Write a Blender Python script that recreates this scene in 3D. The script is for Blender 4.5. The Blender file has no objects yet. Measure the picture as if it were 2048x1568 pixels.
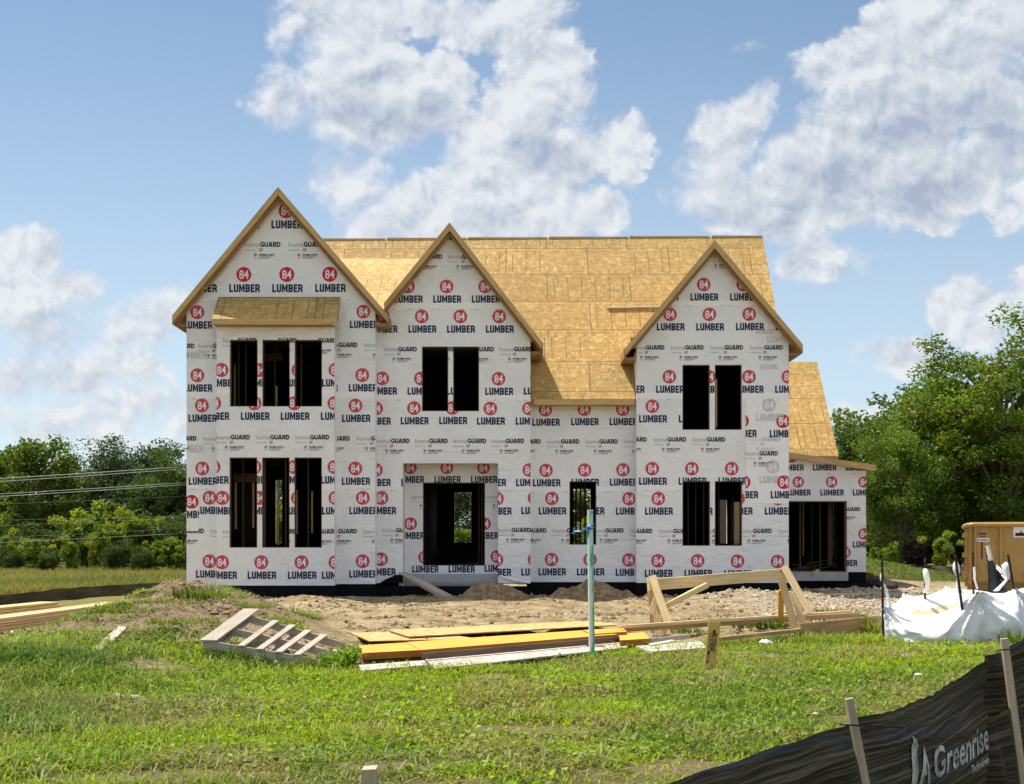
import bpy, math, random
import numpy as np
from mathutils import Vector, Matrix, noise as mnoise

random.seed(7)
rng = np.random.default_rng(11)
C = bpy.context.scene.collection
F, HY, EZ = 2700.0, 1090.0, 1.6          # focal length and horizon row of the photograph, eye height

# ------------------------------------------------------------------ camera
cam = bpy.data.cameras.new('camera'); co = bpy.data.objects.new('camera', cam); C.objects.link(co)
co.location = (0, 0, EZ); co.rotation_euler = (math.radians(90), 0, 0)
cam.sensor_width = 36; cam.lens = 36 * F / 2048; cam.shift_y = (HY - 784) / 2048
cam.clip_start = 0.1; cam.clip_end = 3000
S = bpy.context.scene
S.camera = co
S.view_settings.view_transform = 'Standard'; S.view_settings.look = 'None'
S.view_settings.exposure = 0.58; S.view_settings.gamma = 1
S.cycles.max_bounces = 6; S.cycles.diffuse_bounces = 4; S.cycles.transparent_max_bounces = 8
S.cycles.use_denoising = True

# ------------------------------------------------------------------ sun and sky
SUN = Vector((-0.385, 0.25, 1.0)).normalized()
sl = bpy.data.lights.new('sun', 'SUN'); sl.energy = 4.5; sl.angle = math.radians(0.5); sl.color = (1, 0.94, 0.84)
so = bpy.data.objects.new('sun', sl); C.objects.link(so)
so.rotation_euler = SUN.to_track_quat('Z', 'Y').to_euler()

class NT:
    """short hand for building node trees"""
    def __init__(s, tree): s.t = tree; s.t.nodes.clear()
    def n(s, typ, **kw):
        nd = s.t.nodes.new(typ)
        for k, v in kw.items():
            if k.startswith('i_'):
                key = k[2:]
                key = int(key) if key.isdigit() else key.replace('_', ' ')
                s.put(nd.inputs[key], v)
            else: setattr(nd, k, v)
        return nd
    def put(s, inp, v):
        if hasattr(v, 'is_output') or isinstance(v, bpy.types.NodeSocket): s.t.links.new(v, inp)
        else: inp.default_value = v
    def m(s, op, a, b=None, c=None, clamp=False):
        nd = s.t.nodes.new('ShaderNodeMath'); nd.operation = op; nd.use_clamp = clamp
        for i, v in enumerate((a, b, c)):
            if v is not None: s.put(nd.inputs[i], v)
        return nd.outputs[0]
    def v(s, op, a, b=None, c=None):
        nd = s.t.nodes.new('ShaderNodeVectorMath'); nd.operation = op
        for i, x in enumerate((a, b, c)):
            if x is not None: s.put(nd.inputs[i], x)
        return nd.outputs['Value'] if op in ('DOT_PRODUCT', 'LENGTH') else nd.outputs[0]
    def mix(s, f, a, b, mode='MIX'):
        nd = s.t.nodes.new('ShaderNodeMix'); nd.data_type = 'RGBA'; nd.blend_type = mode
        s.put(nd.inputs[0], f)
        for i, x in ((6, a), (7, b)):
            s.put(nd.inputs[i], (x[0], x[1], x[2], 1) if isinstance(x, (tuple, list)) else x)
        return nd.outputs[2]
    def noise(s, vec, scale, detail=4, rough=.55, dist=0, out=0):
        nd = s.n('ShaderNodeTexNoise'); nd.inputs['Scale'].default_value = scale
        nd.inputs['Detail'].default_value = detail; nd.inputs['Roughness'].default_value = rough
        nd.inputs['Distortion'].default_value = dist
        if vec is not None: s.put(nd.inputs['Vector'], vec)
        return nd.outputs[out]
    def ramp(s, f, lo, hi, a=0., b=1., smooth=True):
        nd = s.n('ShaderNodeMapRange'); nd.interpolation_type = 'SMOOTHSTEP' if smooth else 'LINEAR'
        for i, x in enumerate((f, lo, hi, a, b)): s.put(nd.inputs[i], x)
        return nd.outputs[0]

w = bpy.data.worlds.new('World'); S.world = w; w.use_nodes = True
def build_world():
    t = NT(w.node_tree)
    sky = t.n('ShaderNodeTexSky', sky_type='NISHITA', sun_disc=False)
    sky.sun_elevation = math.asin(SUN.z); sky.sun_rotation = math.atan2(SUN.x, SUN.y)
    sky.air_density = 1.0; sky.dust_density = 0.6; sky.ozone_density = 2.5
    d = t.n('ShaderNodeTexCoord').outputs['Generated']
    sp = t.n('ShaderNodeSeparateXYZ'); t.put(sp.inputs[0], d)
    x, y, z = sp.outputs
    front = t.ramp(y, .55, .80)
    ys = t.m('MAXIMUM', y, .08)
    u = t.m('MULTIPLY', t.m('DIVIDE', x, ys), 2.7); v = t.m('MULTIPLY', t.m('DIVIDE', z, ys), 2.7)   # unit: 1000 px of the photograph
    cb = t.n('ShaderNodeCombineXYZ'); t.put(cb.inputs[0], u); t.put(cb.inputs[1], v)
    uv = cb.outputs[0]
    wn = t.noise(uv, 5.5, 5, .6, out=1)
    wuv = t.v('MULTIPLY_ADD', t.v('SUBTRACT', wn, (.5, .5, .5)), (.17, .15, 0), uv)
    def field(blobs, src):
        acc = None
        for (px, py, rx, ry, a) in blobs:
            cx, cy = (px - 1024) / 1000, (HY - py) / 1000
            q = t.v('MULTIPLY_ADD', src, (1000 / rx, 1000 / ry, 0), (-cx * 1000 / rx, -cy * 1000 / ry, 0))
            g = t.m('MULTIPLY_ADD', t.v('DOT_PRODUCT', q, q), -a, a)
            acc = g if acc is None else t.m('MAXIMUM', acc, g)
        return acc
    B = [(690,50,170,130,1),(740,190,210,130,1),(590,215,110,60,.6),(860,190,110,110,.8),(990,40,190,90,.75),(1075,170,130,160,1),
         (1050,300,210,140,1),(1225,290,95,85,.9),(900,410,160,110,.9),(1040,440,220,60,.8),(1190,420,100,60,.7),(695,360,90,80,.8),(735,450,80,70,.6),
         (1465,262,85,80,.9),(1515,215,60,55,.8),(1425,350,70,90,.9),(1520,390,190,90,1),(1680,330,190,110,1),(1780,250,180,150,1),
         (1870,140,210,160,1),(1960,30,200,120,1),(1680,130,130,70,.7),(2040,260,160,180,1),(1930,380,220,100,1),(1640,430,260,55,.7),(1900,440,190,35,.55),
         (1635,520,130,45,.7),(1780,695,105,48,.8),(1950,625,110,70,.8),(2060,600,90,80,.8),
         (35,510,110,80,.7),(15,610,150,90,.65),(160,565,75,50,.9),(110,650,180,80,.6),(270,640,120,70,.65),(335,610,55,50,.7),(120,730,260,70,.6),(180,830,420,90,.35),
         (1500,90,30,20,.3),(1800,860,300,60,.3)]
    f1 = field(B, wuv)
    n1 = t.noise(uv, 9, 8, .62, .3); n2 = t.noise(t.v('ADD', uv, (-.012, .022, 0)), 9, 8, .62, .3)
    dens = t.m('ADD', t.m('MULTIPLY', f1, .95), t.m('MULTIPLY', t.m('SUBTRACT', n1, .5), 1.7))
    cov = t.ramp(dens, .02, t.m('ADD', .32, t.m('MULTIPLY', t.ramp(t.noise(uv, 3.3, 2), .42, .64), .5)))
    G = [(730,235,170,80,1),(850,230,90,60,.8),(1095,315,110,60,1),(1500,440,260,90,1),(1740,400,280,110,1),(1900,260,250,140,.9),(2000,130,160,90,.6),(130,755,260,50,.9),(60,660,120,60,.5),(1000,470,200,40,.4)]
    grey = t.m('MAXIMUM', field(G, wuv), 0)
    edge = t.m('SUBTRACT', n1, n2)                                        # the side of each billow that looks to the sun
    n3 = t.noise(uv, 4.2, 6, .6, .4)
    lit = t.m('ADD', t.m('ADD', t.m('ADD', .74, t.m('MULTIPLY', edge, 3.0)), t.m('MULTIPLY', t.m('SUBTRACT', n3, .5), .6)), t.m('MULTIPLY', t.m('MULTIPLY', grey, t.ramp(dens, .1, 1.1)), -.72), clamp=True)
    ccol = t.mix(lit, (.43, .50, .63), (.88, .91, .94))
    # elsewhere in the sky: added cumulus out of view, brightened to fill the shaded facade
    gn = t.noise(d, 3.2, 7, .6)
    fill_cov = t.m('MULTIPLY', t.ramp(gn, .50, .66), t.ramp(z, .02, .2))
    cov_all = t.m('ADD', t.m('MULTIPLY', cov, front), t.m('MULTIPLY', fill_cov, t.m('SUBTRACT', 1, front)))
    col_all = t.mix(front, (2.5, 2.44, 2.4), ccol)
    tint = t.mix(1, sky.outputs[0], (.97, 1.02, 1.0), 'MULTIPLY'); tint = t.mix(t.ramp(v, -.1, 1.25, .62, .05), tint, (6.7, 7.9, 9.0))
    bg1 = t.n('ShaderNodeBackground'); t.put(bg1.inputs[0], tint); bg1.inputs[1].default_value = SKY
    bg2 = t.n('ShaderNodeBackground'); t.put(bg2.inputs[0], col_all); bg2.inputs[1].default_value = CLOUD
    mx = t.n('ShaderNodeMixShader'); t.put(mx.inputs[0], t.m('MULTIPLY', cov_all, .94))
    t.put(mx.inputs[1], bg1.outputs[0]); t.put(mx.inputs[2], bg2.outputs[0])
    out = t.n('ShaderNodeOutputWorld'); t.put(out.inputs[0], mx.outputs[0])
SKY, CLOUD = .080, .64
build_world()

# ------------------------------------------------------------------ helpers
def W(x, y, Y): return Vector(((x - 1024) * Y / F, Y, EZ - (y - HY) * Y / F))
def G(x, y, z=0.): return W(x, y, (EZ - z) * F / (y - HY))
def tag(o, label, cat, group=None, kind=None):
    o['label'] = label; o['category'] = cat
    if group: o['group'] = group
    if kind: o['kind'] = kind
    return o
def empty(name, loc):
    o = bpy.data.objects.new(name, None); C.objects.link(o); o.location = loc; o.empty_display_size = .2; return o
def copy_tree(o, parent=None):
    c = o.copy(); C.objects.link(c)
    if parent: c.parent = parent
    for ch in o.children: copy_tree(ch, c)
    return c

class MB:
    def __init__(s): s.v = []; s.f = []; s.m = []; s.uv = []
    def face(s, pts, m=0, uv=None):
        pts = [Vector(p) for p in pts]
        if uv is None:
            n = Vector((0, 0, 0))
            for i in range(1, len(pts) - 1): n += (pts[i] - pts[0]).cross(pts[i + 1] - pts[0])
            if n.length < 1e-12: return
            n.normalize()
            a = Vector((1, 0, 0)) if abs(n.z) > .99 else Vector((0, 0, 1)).cross(n).normalized()
            b = n.cross(a)
            uv = [(p.dot(a), p.dot(b)) for p in pts]
        i0 = len(s.v); s.v += pts; s.f.append(tuple(range(i0, i0 + len(pts)))); s.m.append(m); s.uv += uv
    def hexa(s, c, m=0, uvs=None):
        """8 corners: bottom 0-3 counter-clockwise, top 4-7"""
        for q in ((3, 2, 1, 0), (4, 5, 6, 7), (0, 1, 5, 4), (1, 2, 6, 5), (2, 3, 7, 6), (3, 0, 4, 7)):
            s.face([c[k] for k in q], m)
    def box(s, x0, x1, y0, y1, z0, z1, m=0):
        s.hexa([(x0, y0, z0), (x1, y0, z0), (x1, y1, z0), (x0, y1, z0), (x0, y0, z1), (x1, y0, z1), (x1, y1, z1), (x0, y1, z1)], m)
    def beam(s, p0, p1, wd, ht, up=(0, 0, 1), m=0):
        p0, p1 = Vector(p0), Vector(p1); d = (p1 - p0); L = d.length; d.normalize()
        sd = d.cross(Vector(up)).normalized(); u2 = sd.cross(d)
        o = random.random() * 9
        ring = [(-1, -1), (1, -1), (1, 1), (-1, 1)]
        A = [p0 + sd * (a * wd / 2) + u2 * (b * ht / 2) for a, b in ring]; B = [q + d * L for q in A]
        per = [0, wd, wd + ht, 2 * wd + ht, 2 * wd + 2 * ht]
        for k in range(4):
            j = (k + 1) % 4
            s.face([A[j], A[k], B[k], B[j]], m, [(o, o + per[k + 1]), (o, o + per[k]), (o + L, o + per[k]), (o + L, o + per[k + 1])])
        s.face([A[0], A[1], A[2], A[3]], m, [(o + .02 * a, o + b * .1) for a, b in ring])
        s.face([B[3], B[2], B[1], B[0]], m, [(o + .02 * a, o + b * .1) for a, b in ring])
    def prism_y(s, poly, y0, y1, m=0, me=None):
        """poly of (x, z), clockwise seen from +y"""
        n = len(poly)
        for k in range(n):
            a, b = poly[k], poly[(k + 1) % n]
            s.face([(a[0], y0, a[1]), (a[0], y1, a[1]), (b[0], y1, b[1]), (b[0], y0, b[1])], m)
        e = m if me is None else me
        s.face([(p[0], y0, p[1]) for p in poly], e); s.face([(p[0], y1, p[1]) for p in reversed(poly)], e)
    def tube(s, pts, rad, n=8, m=0, cap=True):
        pts = [Vector(p) for p in pts]
        if not hasattr(rad, '__len__'): rad = [rad] * len(pts)
        rings = []; up = Vector((.3, .2, 1)).normalized()
        for k, p in enumerate(pts):
            d = (pts[min(k + 1, len(pts) - 1)] - pts[max(k - 1, 0)]).normalized()
            a = d.cross(up)
            if a.length < 1e-3: a = d.cross(Vector((1, 0, 0)))
            a.normalize(); b = d.cross(a)
            rings.append([p + (a * math.cos(2 * math.pi * i / n) + b * math.sin(2 * math.pi * i / n)) * rad[k] for i in range(n)])
        L = 0
        for k in range(len(pts) - 1):
            l2 = L + (pts[k + 1] - pts[k]).length
            for i in range(n):
                j = (i + 1) % n
                s.face([rings[k][i], rings[k][j], rings[k + 1][j], rings[k + 1][i]], m, [(L, i / n), (L, (i + 1) / n), (l2, (i + 1) / n), (l2, i / n)])
            L = l2
        if cap: s.face(list(reversed(rings[0])), m); s.face(rings[-1], m)
    def build(s, name, mats, parent=None, loc=None, smooth=False, weld=False):
        if parent is not None: off = parent.parent.location if parent.parent else parent.location
        elif loc is not None: off = Vector(loc)
        else: off = Vector((0, 0, 0))
        root_off = off.copy()
        me = bpy.data.meshes.new(name)
        me.from_pydata([p - root_off for p in s.v], [], s.f)
        if not isinstance(mats, (list, tuple)): mats = [mats]
        for mt in mats: me.materials.append(mt)
        me.polygons.foreach_set('material_index', s.m)
        ul = me.uv_layers.new(name='UVMap'); ul.data.foreach_set('uv', np.array(s.uv, dtype=np.float32).ravel())
        if weld:
            import bmesh
            bm = bmesh.new(); bm.from_mesh(me); bmesh.ops.remove_doubles(bm, verts=bm.verts, dist=1e-4); bm.to_mesh(me); bm.free()
        if smooth: me.polygons.foreach_set('use_smooth', [True] * len(me.polygons))
        me.update()
        o = bpy.data.objects.new(name, me); C.objects.link(o)
        if parent is not None: o.parent = parent
        elif loc is not None: o.location = loc
        return o
SUB = {}
def sub_build(mb, name, mats, parent, **k):
    """a part of a part: parent is a mesh part sitting at its thing's origin"""
    o = mb.build(name, mats, None, parent.parent.location if parent.parent else parent.location, **k)
    o.location = (0, 0, 0); o.parent = parent; return o

def np_mesh(name, verts, faces, mat, col=None, parent=None, loc=None, smooth=False):
    me = bpy.data.meshes.new(name); me.from_pydata(verts, [], faces)
    mats = mat if isinstance(mat, (list, tuple)) else [mat]
    for q in mats: me.materials.append(q)
    if col is not None:
        ca = me.color_attributes.new('Col', 'FLOAT_COLOR', 'POINT')
        c4 = np.ones((len(verts), 4), dtype=np.float32); c4[:, :3] = col
        ca.data.foreach_set('color', c4.ravel())
    if smooth: me.polygons.foreach_set('use_smooth', [True] * len(me.polygons))
    me.update()
    o = bpy.data.objects.new(name, me); C.objects.link(o)
    if parent is not None: o.parent = parent
    if loc is not None: o.location = loc
    return o

_lat = rng.random((256, 256))
def vnoise(x, y):
    x = np.asarray(x, float); y = np.asarray(y, float)
    xi = np.floor(x).astype(int); yi = np.floor(y).astype(int); fx = x - xi; fy = y - yi
    fx = fx * fx * (3 - 2 * fx); fy = fy * fy * (3 - 2 * fy)
    a = _lat[xi % 256, yi % 256]; b = _lat[(xi + 1) % 256, yi % 256]; c = _lat[xi % 256, (yi + 1) % 256]; d = _lat[(xi + 1) % 256, (yi + 1) % 256]
    return (a * (1 - fx) + b * fx) * (1 - fy) + (c * (1 - fx) + d * fx) * fy
def fbm(x, y, o=4):
    r = 0; a = .5; t = 0
    for k in range(o):
        r = r + a * vnoise(np.asarray(x) * 2 ** k + 17.3 * k, np.asarray(y) * 2 ** k + 5.1 * k); t += a; a *= .5
    return r / t
def sstep(x, a, b):
    t = np.clip((x - a) / (b - a), 0, 1); return t * t * (3 - 2 * t)

# ------------------------------------------------------------------ materials
def mat(name, fn):
    m = bpy.data.materials.new(name); m.use_nodes = True; t = NT(m.node_tree)
    fn(t); return m
def out(t, col, rough=.7, bump=None, bstr=.3, bdist=.02, spec=.3, metal=0, extra=None):
    p = t.n('ShaderNodeBsdfPrincipled')
    t.put(p.inputs['Base Color'], (col[0], col[1], col[2], 1) if isinstance(col, (tuple, list)) else col)
    t.put(p.inputs['Roughness'], rough); p.inputs['Specular IOR Level'].default_value = spec; p.inputs['Metallic'].default_value = metal
    if bump is not None:
        b = t.n('ShaderNodeBump'); b.inputs['Strength'].default_value = bstr; b.inputs['Distance'].default_value = bdist
        t.put(b.inputs['Height'], bump); t.put(p.inputs['Normal'], b.outputs[0])
    o = t.n('ShaderNodeOutputMaterial'); t.put(o.inputs[0], p.outputs[0]); return p
def plain(name, col, rough=.6, metal=0, var=.12, spec=.3):
    def fn(t):
        c = t.n('ShaderNodeTexCoord').outputs['Object']
        n = t.noise(c, 9, 5)
        out(t, t.mix(t.ramp(n, .3, .7, 0, 1), [x * (1 - var) for x in col], [min(1, x * (1 + var)) for x in col]), rough, t.noise(c, 60, 3), .08, .01, spec, metal)
    return mat(name, fn)
def uvn(t): return t.n('ShaderNodeTexCoord').outputs['UV']
def wood(name, a, b, dark=None, rough=.65, grey=0., end=.0):
    """sawn timber, grain along u of the UV map (metres)"""
    def fn(t):
        uv = uvn(t)
        g = t.v('MULTIPLY', uv, (1.6, 26, 1))
        n = t.noise(g, 1, 5, .6, .6); n2 = t.noise(t.v('MULTIPLY', uv, (.9, 3, 1)), 1, 3)
        col = t.mix(t.ramp(n, .3, .72), a, b)
        col = t.mix(t.m('MULTIPLY', t.ramp(n2, .45, .75), .45), col, dark or [x * .62 for x in a])
        vo = t.n('ShaderNodeTexVoronoi'); t.put(vo.inputs['Vector'], t.v('MULTIPLY', uv, (2.2, 9, 1))); vo.inputs['Scale'].default_value = 1
        knot = t.ramp(vo.outputs['Distance'], .05, .13, 1, 0)
        col = t.mix(t.m('MULTIPLY', knot, .55), col, [x * .38 for x in a])
        out(t, col, rough, n, .25, .004, .25)
    return mat(name, fn)
def osb(name, lo, mid, hi, sheet=True, uo=(0, 0), seam=.75):
    """strand board in 2.44 x 1.22 m sheets with printed nailing marks"""
    def fn(t):
        uv = t.v('ADD', uvn(t), (uo[0], uo[1], 0))
        wv = t.v('MULTIPLY_ADD', t.v('SUBTRACT', t.noise(uv, 5, 3, out=1), (.5, .5, .5)), (.16, .16, 0), uv)
        def flakes(sx, sy, k):
            vo = t.n('ShaderNodeTexVoronoi'); t.put(vo.inputs['Vector'], t.v('MULTIPLY_ADD', wv, (sx, sy, 1), (k, k * 2, 0))); vo.inputs['Scale'].default_value = 1
            s2 = t.n('ShaderNodeSeparateColor'); t.put(s2.inputs[0], vo.outputs['Color']); return s2.outputs[0]
        f1, f2 = flakes(7, 20, 0), flakes(19, 7, 3.3)
        f = t.m('MULTIPLY_ADD', f1, .5, t.m('MULTIPLY', f2, .5))
        col = t.mix(t.ramp(f, .15, .55), lo, mid); col = t.mix(t.ramp(f, .62, .9), col, hi)
        col = t.mix(t.ramp(t.noise(uv, .7, 3), .35, .7, 0, .35), col, [x * .72 for x in mid])
        if sheet:
            br = t.n('ShaderNodeTexBrick', offset=.5); t.put(br.inputs['Vector'], uv)
            for k, x in (('Scale', 1), ('Mortar Size', .016), ('Mortar Smooth', .2), ('Brick Width', 2.44), ('Row Height', 1.22), ('Bias', 0)): br.inputs[k].default_value = x
            br.inputs['Color1'].default_value = (.86, .86, .86, 1); br.inputs['Color2'].default_value = (1.1, 1.07, 1.02, 1); br.inputs['Mortar'].default_value = (.97, .97, .97, 1)
            col = t.mix(1, col, br.outputs['Color'], 'MULTIPLY')
            s3 = t.n('ShaderNodeSeparateXYZ'); t.put(s3.inputs[0], uv)
            fr = t.m('FRACT', t.m('DIVIDE', s3.outputs[0], .406))
            ln = t.m('LESS_THAN', t.m('ABSOLUTE', t.m('SUBTRACT', fr, .5)), .035)
            fv = t.m('FRACT', t.m('DIVIDE', s3.outputs[1], 1.22))
            inrow = t.m('MULTIPLY', t.m('GREATER_THAN', fv, .08), t.m('LESS_THAN', fv, .90))
            cell = t.n('ShaderNodeTexWhiteNoise', noise_dimensions='2D')
            t.put(cell.inputs['Vector'], t.v('FLOOR', t.v('DIVIDE', uv, (1.22, 1.22, 1))))
            on = t.m('GREATER_THAN', cell.outputs['Value'], .45)
            mk = t.m('MULTIPLY', t.m('MULTIPLY', ln, inrow), on)
            fh = t.m('FRACT', t.m('DIVIDE', s3.outputs[1], .305))
            hl = t.m('MULTIPLY', t.m('LESS_THAN', t.m('ABSOLUTE', t.m('SUBTRACT', fh, .5)), .02), .55)
            mk = t.m('MAXIMUM', t.m('MULTIPLY', mk, .62), t.m('MULTIPLY', hl, t.m('GREATER_THAN', t.noise(uv, 1.3, 2), .46)))
            mk = t.m('MAXIMUM', mk, t.m('MULTIPLY', br.outputs['Fac'], seam))
            col = t.mix(mk, col, (.16, .085, .03))
        out(t, col, .7, f, .2, .004, .2)
    return mat(name, fn)

def f_wrap(t):
    c = t.n('ShaderNodeTexCoord').outputs['Object']
    big = t.noise(c, .8, 4, .6); fine = t.noise(t.v('MULTIPLY', c, (60, 60, 9)), 1, 2)
    wr = t.noise(t.v('MULTIPLY', c, (2.2, 2.2, 3.2)), 1, 4, .5, 1.3)
    st = t.ramp(t.noise(t.v('MULTIPLY', c, (3, 3, .7)), 1, 5), .55, .8, 0, .16)
    col = t.mix(t.ramp(big, .3, .7), (.80, .79, .785), (.87, .86, .85)); col = t.mix(st, col, (.55, .52, .48))
    col = t.mix(t.ramp(fine, .45, .6, 0, .08), col, (.65, .65, .67))
    mp = t.n('ShaderNodeMapping'); t.put(mp.inputs['Vector'], c); mp.inputs['Rotation'].default_value = (0, .62, 0); mp.inputs['Scale'].default_value = (.8, 1, 15)
    cr = t.noise(mp.outputs[0], 1, 3, .55, .8); mp2 = t.n('ShaderNodeMapping'); t.put(mp2.inputs['Vector'], c); mp2.inputs['Rotation'].default_value = (0, -.7, 0); mp2.inputs['Scale'].default_value = (.9, 1, 13); cr2 = t.noise(mp2.outputs[0], 1, 3, .55, .8)
    msk = t.ramp(t.noise(c, .55, 3), .5, .62); cr = t.m('ADD', t.m('MULTIPLY', t.ramp(cr, .52, .6), msk), t.m('MULTIPLY', t.ramp(cr2, .54, .6), t.ramp(t.noise(t.v('ADD', c, (7, 0, 3)), .6, 3), .52, .64)))
    h = t.m('ADD', t.m('ADD', t.m('MULTIPLY', wr, 1.), t.m('MULTIPLY', fine, .05)), t.m('MULTIPLY', cr, .15))
    out(t, col, .55, h, .6, .09, .3)
M = {}
M['wrap'] = mat('housewrap', f_wrap)
M['lap'] = plain('housewrap_lap', (.88, .86, .83), .5, var=.03)
M['red'] = plain('red_ink', (.58, .062, .10), .5, var=.12); M['brightred'] = plain('bright_red_ink', (.60, .012, .04), .5, var=.06)
M['navy'] = plain('navy_ink', (.012, .018, .075), .5); M['ink'] = plain('black_ink', (.012, .012, .014), .5)
M['greyink'] = plain('grey_ink', (.20, .20, .21), .5); M['paleink'] = plain('faded_ink', (.60, .59, .60), .5); M['white'] = plain('white_print', (.86, .82, .83), .5, var=.03)
M['tear'] = plain('torn_lap_edge', (.42, .40, .40), .7)
M['roof'] = osb('roof_board', (.385, .235, .075), (.51, .325, .108), (.66, .475, .20), True, (0.3, .0))
M['osb'] = osb('strand_board', (.40, .25, .09), (.58, .39, .15), (.78, .6, .32), False)
M['osbpale'] = osb('weathered_strand_board', (.36, .29, .23), (.54, .47, .40), (.74, .69, .62), False)
M['osbshade'] = osb('inside_board_shaded', (.012, .008, .005), (.018, .012, .007), (.028, .019, .011), False)  # shade of the unlit rooms put into a near-black board colour
M['pine'] = wood('pine', (.64, .45, .22), (.78, .60, .34)); M['fascia'] = wood('fascia_pine', (.50, .32, .125), (.62, .43, .20))
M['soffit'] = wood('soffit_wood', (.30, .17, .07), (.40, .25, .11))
M['stud'] = wood('stud_wood_shaded', (.10, .060, .026), (.15, .095, .042))  # wood colour darkened to carry the indoor shade
M['yellow'] = wood('yellow_coated_beam', (.62, .33, .045), (.74, .43, .075), dark=(.52, .25, .03)); M['orange'] = wood('orange_beam_edge', (.30, .105, .014), (.38, .145, .022))
M['whiteboard'] = wood('bleached_board', (.48, .44, .39), (.62, .58, .53), dark=(.5, .46, .41))
M['grey'] = wood('weathered_wood', (.42, .35, .27), (.58, .51, .42), dark=(.28, .23, .17))
M['stakewood'] = wood('stake_timber', (.40, .31, .21), (.56, .45, .32), dark=(.26, .2, .13))
M['palletwood'] = wood('pallet_wood', (.36, .30, .23), (.52, .45, .36), dark=(.17, .14, .105))
M['brown'] = wood('brown_plank', (.34, .21, .09), (.46, .30, .14)); M['darkedge'] = wood('dark_board', (.10, .065, .04), (.17, .115, .075))
M['black'] = plain('black_coating', (.006, .008, .010), .8, var=.4, spec=.08)
def f_cmu(t):
    uv = uvn(t)
    br = t.n('ShaderNodeTexBrick', offset=.5); t.put(br.inputs['Vector'], uv)
    for k, x in (('Scale', 1), ('Mortar Size', .008), ('Brick Width', .4), ('Row Height', .2)): br.inputs[k].default_value = x
    br.inputs['Color1'].default_value = (.42, .42, .41, 1); br.inputs['Color2'].default_value = (.5, .49, .48, 1); br.inputs['Mortar'].default_value = (.33, .32, .31, 1)
    out(t, t.mix(t.noise(uv, 30, 4), br.outputs['Color'], (.36, .35, .34)), .85, t.noise(uv, 80, 3), .3, .01)
M['cmu'] = mat('concrete_block', f_cmu)
M['concrete'] = plain('concrete', (.44, .43, .41), .85)
M['floor'] = plain('subfloor_shaded', (.018, .013, .009), .8)  # near-black floor colour, indoor shade painted in
M['rust'] = plain('rusty_steel', (.055, .030, .024), .75, var=.5)
def f_fabric(t):
    uv = uvn(t)
    st = t.noise(t.v('MULTIPLY', uv, (.8, 60, 1)), 1, 7, .74, .2); st2 = t.noise(t.v('MULTIPLY', uv, (.8, 7, 1)), 1, 4, .6, .6)
    pat = t.noise(uv, 2.2, 4); wv = t.noise(t.v('MULTIPLY', uv, (8, 330, 1)), 1, 2)
    col = t.mix(t.ramp(st, .44, .68), (.012, .010, .008), (.20, .145, .075))
    col = t.mix(t.m('MULTIPLY', t.ramp(st2, .56, .68), .75), col, (.075, .085, .10))
    col = t.mix(t.m('MULTIPLY', t.ramp(pat, .55, .75), .6), col, (.014, .013, .012))
    h = t.m('ADD', st2, t.m('MULTIPLY', wv, .05))
    out(t, col, .6, t.m('ADD', h, t.m('MULTIPLY', st, .3)), .7, .018, .2)
M['fabric'] = mat('black_woven_fabric', f_fabric)
M['fabricprint'] = plain('fabric_print', (.42, .40, .38), .7, var=.5)
M['tie'] = plain('black_plastic', (.01, .01, .012), .3)
def f_tarp(t):
    c = t.n('ShaderNodeTexCoord').outputs['Object']
    s2 = t.n('ShaderNodeSeparateXYZ'); t.put(s2.inputs[0], c)
    d = t.m('MULTIPLY', t.ramp(s2.outputs[2], .05, .5, 1, 0), t.ramp(t.noise(c, 2.6, 4), .4, .7))
    col = t.mix(t.m('MULTIPLY', d, .7), (.80, .80, .80), (.42, .42, .37))
    out(t, col, .5, t.noise(t.v('MULTIPLY', c, (3, 3, 5)), 1, 5, .6, 1.2), .35, .05, .3)
M['tarp'] = mat('white_sheeting', f_tarp); M['tarpin'] = plain('stained_sheeting', (.66, .58, .38), .7, var=.2)
def f_dump(t):
    c = t.n('ShaderNodeTexCoord').outputs['Object']
    r = t.ramp(t.noise(t.v('MULTIPLY', c, (5, 5, 1.4)), 1, 6, .65), .56, .72); sc = t.ramp(t.noise(t.v('MULTIPLY', c, (9, 9, 2)), 1, 4, .6, .8), .62, .74)
    col = t.mix(t.noise(c, 2, 4), (.36, .21, .055), (.48, .30, .095)); col = t.mix(t.m('MULTIPLY', r, .55), col, (.14, .07, .025)); col = t.mix(t.m('MULTIPLY', sc, .5), col, (.55, .42, .26))
    out(t, col, .5, t.noise(c, 1.5, 3), .3, .06, .35)
M['dump'] = mat('tan_steel', f_dump)
def f_pvc(t):
    c = t.n('ShaderNodeTexCoord').outputs['Object']
    n = t.noise(t.v('MULTIPLY', c, (12, 12, 1.6)), 1, 4, .6, .5)
    s2 = t.n('ShaderNodeSeparateXYZ'); t.put(s2.inputs[0], c)
    side = t.m('ADD', n, t.m('MULTIPLY', s2.outputs[0], 3.2))
    col = t.mix(t.ramp(side, .49, .60), (.62, .73, .66), (.07, .44, .24)); col = t.mix(t.ramp(t.noise(c, 25, 3), .68, .75), col, (.12, .15, .14))
    out(t, col, .4, None)
M['pvc'] = mat('green_pipe', f_pvc); M['blue'] = plain('blue_ribbon', (.02, .16, .55), .35)
M['wire'] = plain('aluminium_wire', (.29, .30, .27), .6); M['hose'] = plain('yellow_hose', (.62, .42, .03), .4)
M['bark'] = wood('bark', (.10, .075, .052), (.17, .135, .10), dark=(.05, .04, .03), rough=.9)
M['stone'] = plain('pale_stone', (.55, .52, .47), .9, var=.25)
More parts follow.
